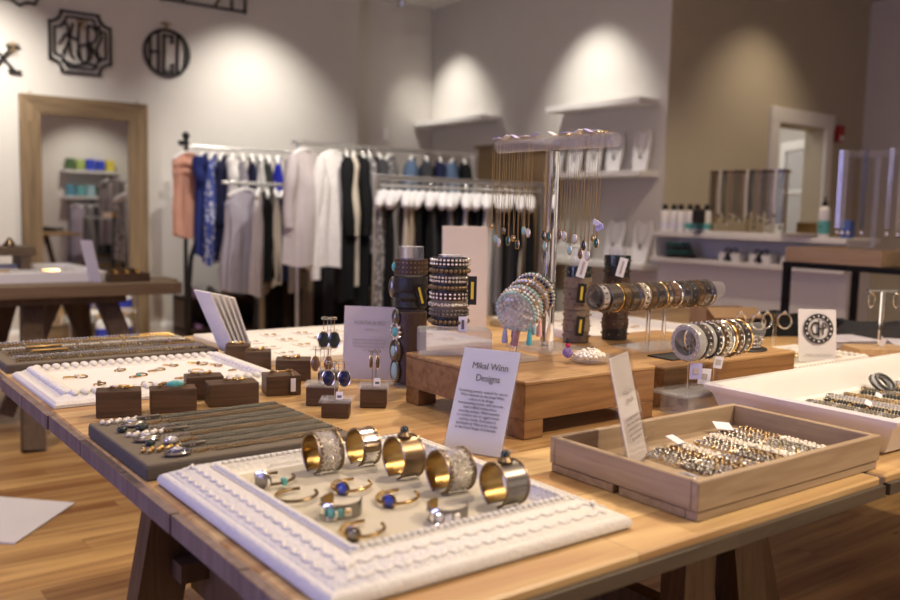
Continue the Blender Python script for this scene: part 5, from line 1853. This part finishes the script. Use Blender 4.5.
for k in range(25):
    m_ = SM[(k * 5) % 9]
    random.seed(k)
    ln = random.uniform(.30, .41)
    e = thing('bead_necklace', '%s bead strand on the counter necklace rack, %s from left' % (SMN[m_], ORD[k]), 'necklace', (5.705, 4.27 - .0262 * k, CT + .466), group='strands on the counter necklace rack')
    b = MB()
    n = int(ln / .018)
    for s in (-1, 1):
        b.beads([(-.003 - .004 * (s > 0), s * (.004 + .004 * math.sin(PI * j / n)), -j * .018) for j in range(n)], .0085, 0)
    b.build('beads', M[m_], e)
    MB().ball((-.006, 0, -ln - .006), (.009, .009, .014), 1).build('pendant', M['dark_stone' if k % 2 else 'silver_s'], e)
t = thing('clip_stand', 'black padded clip on a thin stem beside the capped bottles', 'clip stand', (5.585, 4.285, CT + .0))
MB().lathe((0, 0, 0), [(.001, 0), (.035, 0), (.035, .006), (.001, .008)], n=18).build('foot', M['black'], t)
MB().cyl((0, 0, .008), (0, 0, .07), .005, n=8).build('stem', M['black'], t)
MB().box((0, 0, .125), (.035, .12, .11), bev=.015).build('pad', M['black'], t)
e = thing('pump_bottle', 'white and teal pump bottle with black nozzle at the right end of the counter', 'bottle', (5.66, 3.31, CT))
MB().lathe((0, 0, 0), [(.001, 0), (.036, 0), (.039, .005), (.039, .19), (.02, .21), (.001, .212)], n=18).build('bottle_body', M['white'], e)
b = MB().lathe((0, 0, .212), [(.001, 0), (.018, 0), (.018, .03), (.006, .035), (.006, .065), (.001, .065)], n=12)
b.box((-.014, 0, .072), (.055, .018, .014), bev=.003)
b.build('pump_nozzle', M['black'], e)
MB().band((0, 0, .07), (0, 0, 1), .0402, .09, .001, n=18).build('teal_label', M['teal_label'], e)
t = tag(MB().lathe((0, 0, 0), [(.001, 0), (.07, 0), (.12, .02), (.125, .024), (.118, .023), (.07, .006), (.001, .006)], n=28).build('serving_dish', M['white'], loc=(5.62, 3.46, CT)), 'low white dish beside the pump bottle on the counter', 'dish')
t = tag(MB().box((0, 0, .05), (.09, .16, .10), bev=.006).build('woven_box', M['brass'], loc=(5.84, 3.52, CT)), 'golden woven box behind the white dish on the counter', 'box')
M['cobalt_box'] = mat('cobalt_box', (.06, .12, .40), .5)
t = tag(MB().box((0, 0, .06), (.06, .07, .12), bev=.004).build('carton', M['cobalt_box'], loc=(5.80, 3.22, CT)), 'small blue carton right of the pump bottle', 'box')
for k in range(3):
    e = thing('gift_box', 'white gift box with black ribbon, %s from left on the lower ledge' % ORD[k], 'box', (5.66, 4.02 - .26 * k, .8865), group='ribboned gift boxes on the lower ledge')
    MB().box((0, 0, .03), (.10, .17, .06), bev=.003).build('carton', M['card'], e)
    b = MB().box((0, 0, .0305), (.104, .026, .0625))
    for s in (-1, 1):
        b.ring((-.02, s * .03, .078), (1, 0, s * .3), .024, .007, n=14, k=6, x=(0, 1, 0), el=.7)
        b.tube([(-.05, s * .004, .06), (-.058, s * .02, .03), (-.058, s * .028, .006)], .007, 6)
    b.build('black_ribbon', M['black'], e)
M['case_teal'] = mat('case_teal', (.02, .10, .095), .5)
for k in range(4):
    t = tag(MB().box((0, 0, .015), (.12, .20 - .02 * k, .026), bev=.003).build('flat_case', M['case_teal'] if k % 2 else M['black'], loc=(5.64, 4.48 + .01 * k, .8855 + .031 * k)),
            '%s flat case, %s in the stack on the lower ledge' % ('teal' if k % 2 else 'black', ('lowest', 'second', 'third', 'topmost')[k]), 'case', 'flat cases on the lower ledge')

# ------------------------------------------------------------------ iron console with slab and necklace stand
t = thing('console_table', 'tall black iron console frame at the right, floor standing', 'table', (3.9, 2.48, 0))
b = MB()
for x in (.015, .655):
    for y in (-.015, -1.55):
        MB().box((x, y, .487), (.030, .030, .974)).build('leg', M['black_metal'], t, smooth=False)
    b.box((x, -.78, .984), (.030, 1.566, .022))
for y in (-.015, -1.55):
    b.box((.335, y, .984), (.64, .030, .0215))
b.box((.335, -.78, .9965), (.67, 1.566, .003))
b.build('top_frame', M['black_metal'], t, smooth=False)
t = tag(MB().box((0, 0, .037), (.46, .475, .073), bev=.003).build('wood_slab', M['slab'], loc=(4.13, 2.235, .999)), 'thick pale wooden slab on the black iron console', 'slab')
t = thing('necklace_stand', 'clear acrylic necklace stand on the pale slab at the right', 'necklace stand', (4.05, 2.12, 1.0735))
MB().box((0, 0, .005), (.13, .16, .009), bev=.001).build('base_plate', M['clear_edge'], t)
MB().cyl((0, 0, .0095), (0, 0, .425), .014, n=18).build('post', M['clear_edge'], t)
MB().cyl((0, .19, .44), (0, -.19, .44), .016, n=18).build('cross_bar', M['clear_edge'], t)
for k, (dy, m_) in enumerate(((.17, 'silver_s'), (.145, 'moon'), (.115, 'gunmetal'), (.05, 'dark_stone'), (-.07, 'silver_s'), (-.12, 'pearl'), (-.16, 'moon'))):
    e = thing('bead_necklace', '%s strand on the right necklace stand, %s from left' % ({'silver_s': 'silver link', 'moon': 'pale bead', 'gunmetal': 'thin grey', 'dark_stone': 'black', 'pearl': 'pearl'}[m_], ORD[k]), 'necklace', (4.05, 2.12 + dy, 1.0735 + .457), group='strands on the right necklace stand')
    b = MB()
    n = 32
    for s in (-1, 1):
        b.beads([(-.018, s * .006, -j * .0115) for j in range(n)], .0052 if m_ != 'gunmetal' else .003, 0)
    b.build('beads', M[m_], e)
    MB().ball((-.018, 0, -.385), (.006, .010, .014), 1).build('pendant', M['silver_s'], e)

# ------------------------------------------------------------------ clothes
def garment(mb, h, w, d, seed, shoulder=.42, waist=.9, hem=1.15, folds=5, amp=.24, n=26, k=40, v=.0):
    """hollow hanging garment; width along x, thin along y, shoulder line at z = 0"""
    random.seed(seed)
    p1, p2, p3 = (random.uniform(0, 6.3) for _ in range(3))
    vs, fs = [], []
    for i in range(n + 1):
        t = i / n
        tz = t ** 1.25
        if tz < .07:
            q = tz / .07
            ww = w * (.22 + (shoulder - .22 + .06) * q ** .8)
        else:
            q = (tz - .07) / .93
            ww = w * ((shoulder + .06) * (1 - q) + .5 * hem * q)
            ww *= 1 - (1 - waist) * math.sin(PI * min(1, q * 1.6)) if q < .62 else 1
        dd = d * (.28 + .72 * min(1, tz * 3.5)) * (1 + .15 * t)
        if i == n:
            pass
        for j in range(k):
            a = 2 * PI * j / k
            f = 1 + amp * min(1, .15 + t * 1.3) * (math.sin(folds * a + p1 + 1.3 * t) + .5 * math.sin((folds * 2 + 1) * a + p2 - 2 * t))
            cx_, cy_ = math.cos(a), math.sin(a)
            x = ww * abs(cx_) ** .8 * (1 if cx_ > 0 else -1) * (1 + (f - 1) * .32)
            y = dd * abs(cy_) ** .9 * (1 if cy_ > 0 else -1) * f
            zz = -h * tz - (.02 * math.sin(2 * a + p3) if i == n else 0) - (.10 * w * (abs(cx_) ** 1.5) if tz < .12 else 0) * (1 - abs(.06 - tz) / .06 if tz < .06 else 1)
            vs.append((x, y, zz))
    for i in range(n):
        for j in range(k):
            j2 = (j + 1) % k
            fs.append((i * k + j, (i + 1) * k + j, (i + 1) * k + j2, i * k + j2))
    fs.append(tuple(range(k)))
    # hem turned inside
    o = len(vs)
    for j in range(k):
        x, y, z = vs[n * k + j]
        vs.append((x * .9, y * .75, z + .05))
    for j in range(k):
        fs.append((n * k + j, o + j, o + (j + 1) % k, n * k + (j + 1) % k))
    fs.append(tuple(o + j for j in range(k))[::-1])
    return mb.add(vs, fs)


def sleeve(mb, s, w, L, seed, r=.055):
    random.seed(seed)
    pts, rr = [], []
    for i in range(13):
        t = i / 12
        pts.append((s * (w * .40 + .045 * math.sin(t * 2.2) + .02 * t), -.018 * t + .01 * math.sin(5 * t + seed), -.035 - L * t))
        rr.append(r * (1.0 - .32 * t) * (1 + .10 * math.sin(11 * t + seed)) * (.55 if i == 0 else 1))
    return mb.tube(pts, rr, 12)


def hanger(label, loc, rz, w=.40, m='trim', group=None):
    t = thing('clothes_hanger', label, 'hanger', loc, rz, group)
    b = MB()
    b.tube([(-.012, 0, -.005), (-.018, 0, .006), (-.012, 0, .016), (0, 0, .019), (.014, 0, .012), (.016, 0, -.004), (.006, 0, -.022), (0, 0, -.045)], .003, 6)
    b.build('hook', M['steel'], t)
    b = MB()
    b.tube([(-w / 2, 0, -.115), (-w * .38, 0, -.085), (-w * .15, 0, -.055), (0, 0, -.045), (w * .15, 0, -.055), (w * .38, 0, -.085), (w / 2, 0, -.115)], [.012, .016, .015, .011, .015, .016, .012], 8)
    b.build('shoulder_bar', M[m], t)
    return t


def hang(kind, mname, label, rail, rz, w, h, d, seed, group, sl=0.0, hem=1.15, hl=None, hm='trim', ruffle=False, waist=.9, cuff=None, folds=5):
    """one hanger and one garment on a rail; rail = point on the rail"""
    x, y, z = rail
    hanger((hl or 'hanger of the ' + label)[:110], (x, y, z + .002), rz, w * .86, hm, 'hangers: ' + group)
    t = thing(kind, label, 'clothes', (x, y, z - .062), rz, group)
    garment(MB(), h, w, d, seed, waist=waist, hem=hem, folds=folds).build('body', M[mname], t)
    if sl:
        for s in (-1, 1):
            sleeve(MB(), s, w, sl, seed + s).build('sleeve', M[mname], t)
    if ruffle:
        b = MB()
        for row in range(2):
            for j in range(22):
                a = 2 * PI * j / 22
                b.ball((w * .36 * math.cos(a), d * 1.05 * math.sin(a), -.09 - .07 * row + .012 * math.sin(5 * a)), (.032, .022, .030), 1)
        b.build('ruffle_trim', M[mname], t)
    MB().ring((0, 0, -.006), (0, .25, 1), .052, .007, n=20, k=6, x=(1, 0, 0), el=.65).build('collar', M[cuff or mname], t)
    return t


# rack with black pipe end against the left wall
R1 = lambda u: (2.79 + 1.10 * u, 7.40, 1.700)
t = thing('clothing_rack', 'long rail with black pipe end against the left wall', 'clothing rack', (2.77, 7.40, 0))
MB().cyl((-.03, 0, 1.70), (1.32, 0, 1.70), .012, n=12).build('rail', M['rail_steel'], t)
b = MB().tube([(0, 0, 1.78), (0, 0, 1.70), (0, .02, .9), (0, .02, .02)], .017, 10)
b.ball((0, 0, 1.785), .034, 1)
b.cyl((-.06, 0, 1.725), (.02, 0, 1.725), .022, n=12)
b.build('end_post', M['black_metal'], t)
MB().tube([(.24, -.10, 1.52), (.18, -.14, 1.26), (.06, -.16, 1.00), (-.02, -.16, .78), (-.04, -.16, .55), (-.02, -.12, .25), (0, 0, .03)], .020, 10).build('curved_stay', M['black_metal'], t)
MB().box((0, 0, .015), (.10, .55, .03), bev=.005).build('foot', M['black_metal'], t)
MB().tube([(1.28, 0, 1.70), (1.28, .0, .03)], .016, 10).build('far_post', M['black_metal'], t)
MB().box((1.28, 0, .015), (.10, .5, .03), bev=.005).build('foot', M['black_metal'], t)
W1 = [('blouse', 'cloth blush', 'blush pink ruffled sleeveless top at the left end of the wall rail', -.0, .25, .30, .62, .06, .8, True, 0),
      ('dress', 'cloth cobalt', 'cobalt blue dress behind the pink ruffled top', .12, 1.0, .40, .76, .045, 1.1, False, .2),
      ('dress', 'cloth blue print', 'white dress with blue flower print beside the cobalt dress', .20, 1.0, .40, .82, .05, 1.2, False, 0),
      ('dress', 'cloth navy', 'navy dress right of the blue flower print dress', .28, 1.0, .40, .80, .05, 1.1, False, 0),
      ('blouse', 'cloth white', 'white blouse crossed by the black curved stay', .36, 1.1, .40, .60, .05, 1.0, False, .3),
      ('blouse', 'cloth lilac grey', 'lilac grey top high on the wall rail', .44, 1.2, .40, .66, .05, 1.0, False, 0),
      ('blouse', 'cloth navy', 'first navy sleeveless top above the short chrome rail', .52, 1.2, .40, .62, .05, 1.0, False, 0),
      ('blouse', 'cloth white', 'white top between two navy tops on the wall rail', .59, 1.2, .40, .6, .05, 1.0, False, 0),
      ('blouse', 'cloth charcoal', 'charcoal top on the wall rail left of the royal blue top', .66, 1.2, .40, .62, .05, 1.0, False, 0),
      ('blouse', 'cloth royal blue', 'royal blue top on the wall rail', .75, 1.1, .38, .6, .05, 1.0, False, 0),
      ('blouse', 'cloth cream', 'cream top right of the royal blue top', .84, 1.2, .40, .64, .05, 1.0, False, 0),
      ('blouse', 'cloth black', 'black top right of the cream top on the wall rail', .92, 1.2, .40, .66, .05, 1.0, False, 0),
      ('blouse', 'cloth beige', 'beige top at the right end of the wall rail', 1.0, 1.2, .40, .7, .05, 1.0, False, .2)]
for i, (k, m_, lb, u, rz, w, h, d, hem, ru, sl) in enumerate(W1):
    hang(k, m_, lb, R1(u), rz, w * 1.1, h * 1.12, d, 100 + i, 'clothes on the wall rail', sl=sl, hem=hem, ruffle=ru)

# short chrome stand in front
t = thing('clothing_stand', 'short chrome T stand with lilac dresses in front of the wall rail', 'clothing rack', (3.24, 6.9, 0))
MB().cyl((-.36, 0, 1.395), (.34, 0, 1.395), .014, n=12).build('rail', M['rail_steel'], t)
MB().box((0, .03, .69), (.04, .03, 1.37)).build('post', M['rail_steel'], t)
b = MB().box((0, .03, .012), (.60, .05, .024), bev=.004)
b.box((0, .03, .012), (.05, .55, .0235), bev=.004)
b.build('foot', M['rail_steel'], t)
W4 = [('dress', 'cloth lilac grey', 'long lilac grey dress at the left of the short chrome rail', -.13, .35, .40, .70, .07, 1.1),
      ('dress', 'cloth pale lilac', 'pale lilac dress behind the long lilac grey dress', -.03, 1.0, .40, .72, .05, 1.2),
      ('dress', 'cloth black', 'black dress in the middle of the short chrome rail', .03, 1.15, .40, .62, .05, 1.0),
      ('dress', 'cloth cream', 'narrow cream dress between two dark dresses on the short rail', .09, 1.2, .38, .66, .04, 1.0),
      ('dress', 'cloth navy', 'navy black dress right of the cream one on the short rail', .165, .9, .38, .64, .05, 1.1),
      ('dress', 'cloth taupe', 'taupe dress at the right end of the short chrome rail', .265, 1.1, .40, .70, .05, 1.1)]
for i, (k, m_, lb, u, rz, w, h, d, hem) in enumerate(W4):
    hang(k, m_, lb, (3.24 + u * 1.18, 6.9, 1.395), rz, w * 1.15, h * 1.18, d * 1.1, 200 + i, 'dresses on the short chrome rail', hem=hem)

# chrome rack with coats
t = thing('clothing_rack', 'chrome rack of coats and denim between the wall rail and white hangers', 'clothing rack', (3.20, 6.20, 0))
MB().cyl((-.05, 0, 1.70), (1.75, 0, 1.70), .014, n=12).build('rail', M['rail_steel'], t)
for x in (0, 1.70):
    MB().cyl((x, .0, .0), (x, .0, 1.70), .016, n=12).build('post', M['rail_steel'], t)
    MB().box((x, 0, .012), (.05, .55, .024), bev=.004).build('foot', M['rail_steel'], t)
W2 = [('shirt', 'cloth pale lilac', 'pale lilac long-sleeved shirt at the left of the coat rack', .06, .50, .44, .86, .09, 1.1, .55),
      ('coat', 'cloth fuzzy white', 'fluffy white coat with long sleeves facing the room on the coat rack', .31, .35, .42, .90, .11, 1.05, .95),
      ('coat', 'cloth black', 'long black coat right behind the fluffy white coat', .42, 1.1, .44, 1.15, .06, 1.1, .6),
      ('coat', 'cloth cream', 'long cream coat between two black coats', .49, 1.0, .44, 1.02, .06, 1.0, .6),
      ('coat', 'cloth black', 'narrow black coat right of the cream coat', .565, 1.15, .44, 1.22, .06, 1.0, .6),
      ('shirt', 'cloth grey print', 'grey patterned shirt on the coat rack', .63, 1.1, .42, .80, .05, 1.0, .5),
      ('coat', 'cloth charcoal', 'charcoal coat right of the grey patterned shirt', .72, 1.15, .42, 1.05, .05, 1.0, .5),
      ('dress', 'cloth grey print', 'long grey patterned sleeveless dress nearest the white hangers', .84, .7, .40, 1.22, .07, 1.1, 0),
      ('jacket', 'cloth denim blue', 'denim blue jacket high on the coat rack', 1.05, .9, .44, .58, .08, 1.0, .45),
      ('jacket', 'cloth charcoal', 'charcoal jacket beside the denim jacket', 1.20, 1.0, .44, .60, .07, 1.0, .45),
      ('jacket', 'cloth navy', 'navy jacket in the middle of the rack end above the white hangers', 1.34, 1.0, .44, .60, .07, 1.0, .45),
      ('jacket', 'cloth denim blue', 'second denim jacket at the right end of the coat rack', 1.48, .8, .44, .58, .07, 1.0, .45),
      ('jacket', 'cloth black', 'black jacket at the far right end of the coat rack', 1.60, 1.0, .44, .62, .07, 1.0, .45)]
for i, (k, m_, lb, u, rz, w, h, d, hem, sl) in enumerate(W2):
    hang(k, m_, lb, (3.20 + u, 6.20, 1.70), rz, w, h, d, 300 + i, 'coats on the chrome rack', sl=sl, hem=hem)

# front rack with white padded hangers
t = thing('clothing_rack', 'double chrome rail of white padded hangers in the middle distance', 'clothing rack', (3.28, 5.2, 0))
b = MB().cyl((-.02, 0, 1.375), (1.55, 0, 1.375), .012, n=12)
b.build('rail', M['rail_steel'], t)
MB().box((.765, .0, 1.425), (1.57, .03, .035), bev=.004).build('top_bar', M['rail_steel'], t)
for x in (0, 1.52):
    MB().box((x, .0, .70), (.03, .028, 1.41)).build('post', M['rail_steel'], t)
    MB().box((x, 0, .012), (.05, .52, .024), bev=.004).build('foot', M['rail_steel'], t)
C3 = ['grey print', 'black', 'grey', 'cream', 'beige', 'black', 'black', 'charcoal', 'black', 'grey', 'black', 'white', 'black', 'black', 'white', 'white', 'grey', 'black', 'charcoal', 'black', 'cream', 'black']
for i, c in enumerate(C3):
    hang('dress' if i % 3 else 'blouse', 'cloth ' + c, '%s garment under white hangers, %s from left' % (c.replace(' print', ' patterned'), ORD[i]), (3.345 + .0645 * i, 5.2, 1.375), .80 + .12 * math.sin(i * 2.4), .40, .78 + .12 * (i % 4), .036, 400 + i, 'garments under the white hangers', hem=1.1,
         hl='thick white padded hanger on the front rail, %s from left' % ORD[i], folds=4)
for i in range(len(C3)):
    s = thing('padded_cover', 'white padded shoulder cover over the garment, %s from left on the front rail' % ORD[i], 'hanger cover', (3.345 + .0645 * i, 5.2, 1.375), .80 + .12 * math.sin(i * 2.4), 'padded covers on the front rail')
    b = MB()
    w = .46
    b.tube([(-w / 2, 0, -.150), (-w * .42, 0, -.120), (-w * .18, 0, -.070), (0, 0, -.055), (w * .18, 0, -.070), (w * .42, 0, -.120), (w / 2, 0, -.150)], [.020, .037, .036, .028, .036, .037, .020], 10)
    b.build('padded_shoulders', M['card'], s)

# low rail of trousers behind the short chrome stand
t = thing('clothing_rack', 'low rail of dark trousers and skirts beneath the wall rail', 'clothing rack', (3.3, 7.05, 0))
MB().cyl((-.05, 0, .98), (1.55, 0, .98), .012, n=10).build('rail', M['black_metal'], t)
for x in (0, 1.5):
    MB().cyl((x, 0, 0), (x, 0, .98), .014, n=10).build('post', M['black_metal'], t)
    MB().box((x, 0, .012), (.05, .4, .024)).build('foot', M['black_metal'], t)
for i, c in enumerate(('charcoal', 'black', 'dark brown', 'black', 'taupe', 'black', 'charcoal', 'black', 'black', 'taupe', 'grey print', 'black', 'charcoal', 'black')):
    hang('trousers', 'cloth ' + c, '%s trousers, %s from left on the low rail' % (c.replace(' print', ' patterned'), ORD[i]), (3.36 + .104 * i, 7.05, .98), .6 + .1 * math.sin(2 * i), .34, .80, .05, 700 + i, 'trousers on the low rail', hem=1.0)

# shoes under the wall rail
t = thing('shoe_bench', 'low dark bench with shoes under the wall rail', 'bench', (3.30, 7.72, 0))
for z in (.10, .38):
    MB().box((0, 0, z), (.95, .34, .03), bev=.003).build('shelf_board', M['leather'], t)
for x in (-.46, .46):
    MB().box((x, 0, .20), (.03, .34, .40)).build('side_board', M['leather'], t)
MB().box((0, .16, .20), (.9, .015, .38)).build('back_board', M['leather'], t, smooth=False)
M['shoe_purple'] = mat('shoe_purple', (.16, .07, .14), .45, var=.2)
for k in range(10):
    x, z = 2.95 + .155 * (k % 5), (.396, .116)[k // 5]
    nm = ('purple', 'black', 'brown', 'black', 'purple')[k % 5]
    e = thing('shoe', '%s shoe, %s from left on the %s board of the shoe bench' % (nm, ORD[k % 5], ('upper', 'lower')[k // 5]), 'shoe', (x, 7.66, z), .1 * (-1) ** k, 'shoes on the bench')
    b = MB()
    vs, fs = [], []
    prof = [(-.12, .030, .075), (-.09, .036, .085), (-.03, .036, .07), (.03, .040, .055), (.08, .044, .045), (.12, .030, .032), (.13, .012, .02)]
    for yy, ww, hh2 in prof:
        vs += [(-ww, -yy, 0), (ww, -yy, 0), (ww * .9, -yy, hh2 * .6), (ww * .4, -yy, hh2), (-ww * .4, -yy, hh2), (-ww * .9, -yy, hh2 * .6)]
    for i in range(len(prof) - 1):
        for j in range(6):
            fs.append((i * 6 + j, i * 6 + (j + 1) % 6, (i + 1) * 6 + (j + 1) % 6, (i + 1) * 6 + j))
    fs += [tuple(range(6))[::-1], tuple((len(prof) - 1) * 6 + j for j in range(6))]
    b.add(vs, fs).build('upper', M['shoe_purple' if nm == 'purple' else 'leather_b' if nm == 'black' else 'leather'], e)
    MB().box((0, .09, -.0), (.055, .05, .0)) if False else None
    MB().box((0, 0, .004), (.075, .25, .008), bev=.003).build('sole', M['black'], e)

# brown panel behind the front rack, by the shelf wall
t = thing('display_cabinet', 'brown plank cabinet behind the hanging pendants by the grey wall', 'cabinet', (5.62, 6.42, 0))
MB().box((0, 0, .905), (.42, .70, 1.81), bev=.004).build('cabinet_body', M['panel_brown'], t)
MB().box((-.01, 0, 1.825), (.46, .74, .03), bev=.004).build('cabinet_top', M['panel_brown'], t)

# sheet on the floor
t = thing('paper_sheet', 'large folded white sheet lying on the wooden floor at left', 'paper', (.625, 3.605, .001), math.atan2(.34, .29))
b = MB()
b.box((0, 0, .0015), (.44, .36, .003))
b.build('lower_leaf', M['card'], t, smooth=False)
b = MB().box((0, 0, 0), (.44, .36, .002), mx=Matrix.Rotation(.035, 3, 'X'))
o = b.build('upper_leaf', M['card'], t, smooth=False)
o.location = (0, 0, .0115)

# ------------------------------------------------------------------ what the mirror sees: shelves and a rail on the front wall
for z, lb in ((1.80, 'upper'), (1.29, 'lower')):
    tag(MB().box((0, 0, .02), (1.05, .30, .045), bev=.003).build('wall_shelf', M['trim'], loc=(4.98, YF + .151, z)), '%s white shelf seen in the mirror' % lb, 'shelf')
for k in range(5):
    for r_ in range(2):
        nm = (('dark green', (.06, .12, .04)), ('pale green', (.35, .45, .12)), ('royal blue', (.03, .06, .5)), ('royal blue', (.03, .06, .5)), ('yellow', (.65, .55, .08)))[k] if r_ else (('blue', (.10, .28, .40)), ('teal', (.15, .42, .45)), ('pale blue', (.35, .55, .6)), ('black and white', (.1, .1, .1)), ('white', (.7, .7, .7)))[k]
        if 'c ' + nm[0] not in M:
            M['c ' + nm[0]] = mat('carton_' + nm[0].replace(' ', '_'), nm[1], .5, var=.2)
        tag(MB().box((0, 0, .11), (.15, .14, .22 - .03 * (k % 2)), bev=.006).build('carton', M['c ' + nm[0]], loc=(4.60 + .19 * k, YF + .16, (1.3365, 1.8465)[r_] + .015 * (k % 2) * -1 * 0)),
            '%s carton, %s on the %s shelf seen in the mirror' % (nm[0], ORD[k], ('lower', 'upper')[r_]), 'carton', 'cartons on the shelves seen in the mirror')
t = thing('clothing_rack', 'black rail of grey clothes seen only in the mirror', 'clothing rack', (5.1, YF + .42, 0))
MB().cyl((-.62, 0, 1.22), (.75, 0, 1.22), .014, n=10).build('rail', M['black_metal'], t)
for x in (-.6, .73):
    MB().cyl((x, 0, 0), (x, 0, 1.22), .016, n=10).build('post', M['black_metal'], t)
    MB().box((x, 0, .012), (.05, .5, .024)).build('foot', M['black_metal'], t)
for i, (c, u) in enumerate((('lilac grey', -.45), ('grey', -.28), ('charcoal', -.12), ('black', .02), ('charcoal', .18), ('pale lilac', .34), ('grey', .5), ('black', .64))):
    hang('dress', 'cloth ' + c, '%s dress on the rail seen in the mirror, %s along it' % (c, ORD[i]), (5.1 + u, YF + .42, 1.22), 1.0, .42, .95, .05, 500 + i, 'dresses on the rail seen in the mirror')
t = thing('clothing_stand', 'tall stand with a single grey coat seen in the mirror', 'clothing rack', (5.0, -1.35, 0))
MB().cyl((0, 0, 0), (0, 0, 1.72), .016, n=10).build('post', M['black_metal'], t)
MB().cyl((-.16, 0, 1.72), (.16, 0, 1.72), .013, n=10).build('rail', M['black_metal'], t)
MB().box((0, 0, .012), (.5, .5, .024), bev=.004).build('foot', M['black_metal'], t)
hang('coat', 'cloth grey', 'long grey coat on the single stand seen in the mirror', (5.06, -1.35, 1.72), .4, .46, 1.2, .10, 600, 'coat on the single stand', sl=.6)

# ------------------------------------------------------------------ ceiling track heads (each carries one of the lamps above)
M['lamp_glow'], lnt, lp = _new('lamp_glow')
lp.inputs['Emission Color'].default_value = (1, .9, .75, 1)
lp.inputs['Emission Strength'].default_value = 6
for i, (lo, tg, pw, dg, bl, co, wh) in enumerate(LAMPS):
    t = thing('track_lamp', 'silver ceiling spotlight ' + wh, 'lamp', (lo[0], lo[1], H - .0005), group='ceiling spotlights')
    MB().lathe((0, 0, 0), [(.001, 0), (.05, 0), (.05, -.012), (.001, -.013)], n=18).build('ceiling_plate', M['trim'], t)
    MB().cyl((0, 0, -.013), (0, 0, -.06), .008, n=8).build('stem', M['steel'], t)
    dv = (Vector(tg) - Vector(lo)).normalized()
    MB().lathe((0, 0, -.10), [(.020, -.05), (.036, -.045), (.040, -.01), (.048, .03), (.050, .05), (.044, .05), (.030, .02), (.030, -.02), (.020, -.02)], dv, 20, caps=False).build('lamp_head', M['steel'], t)
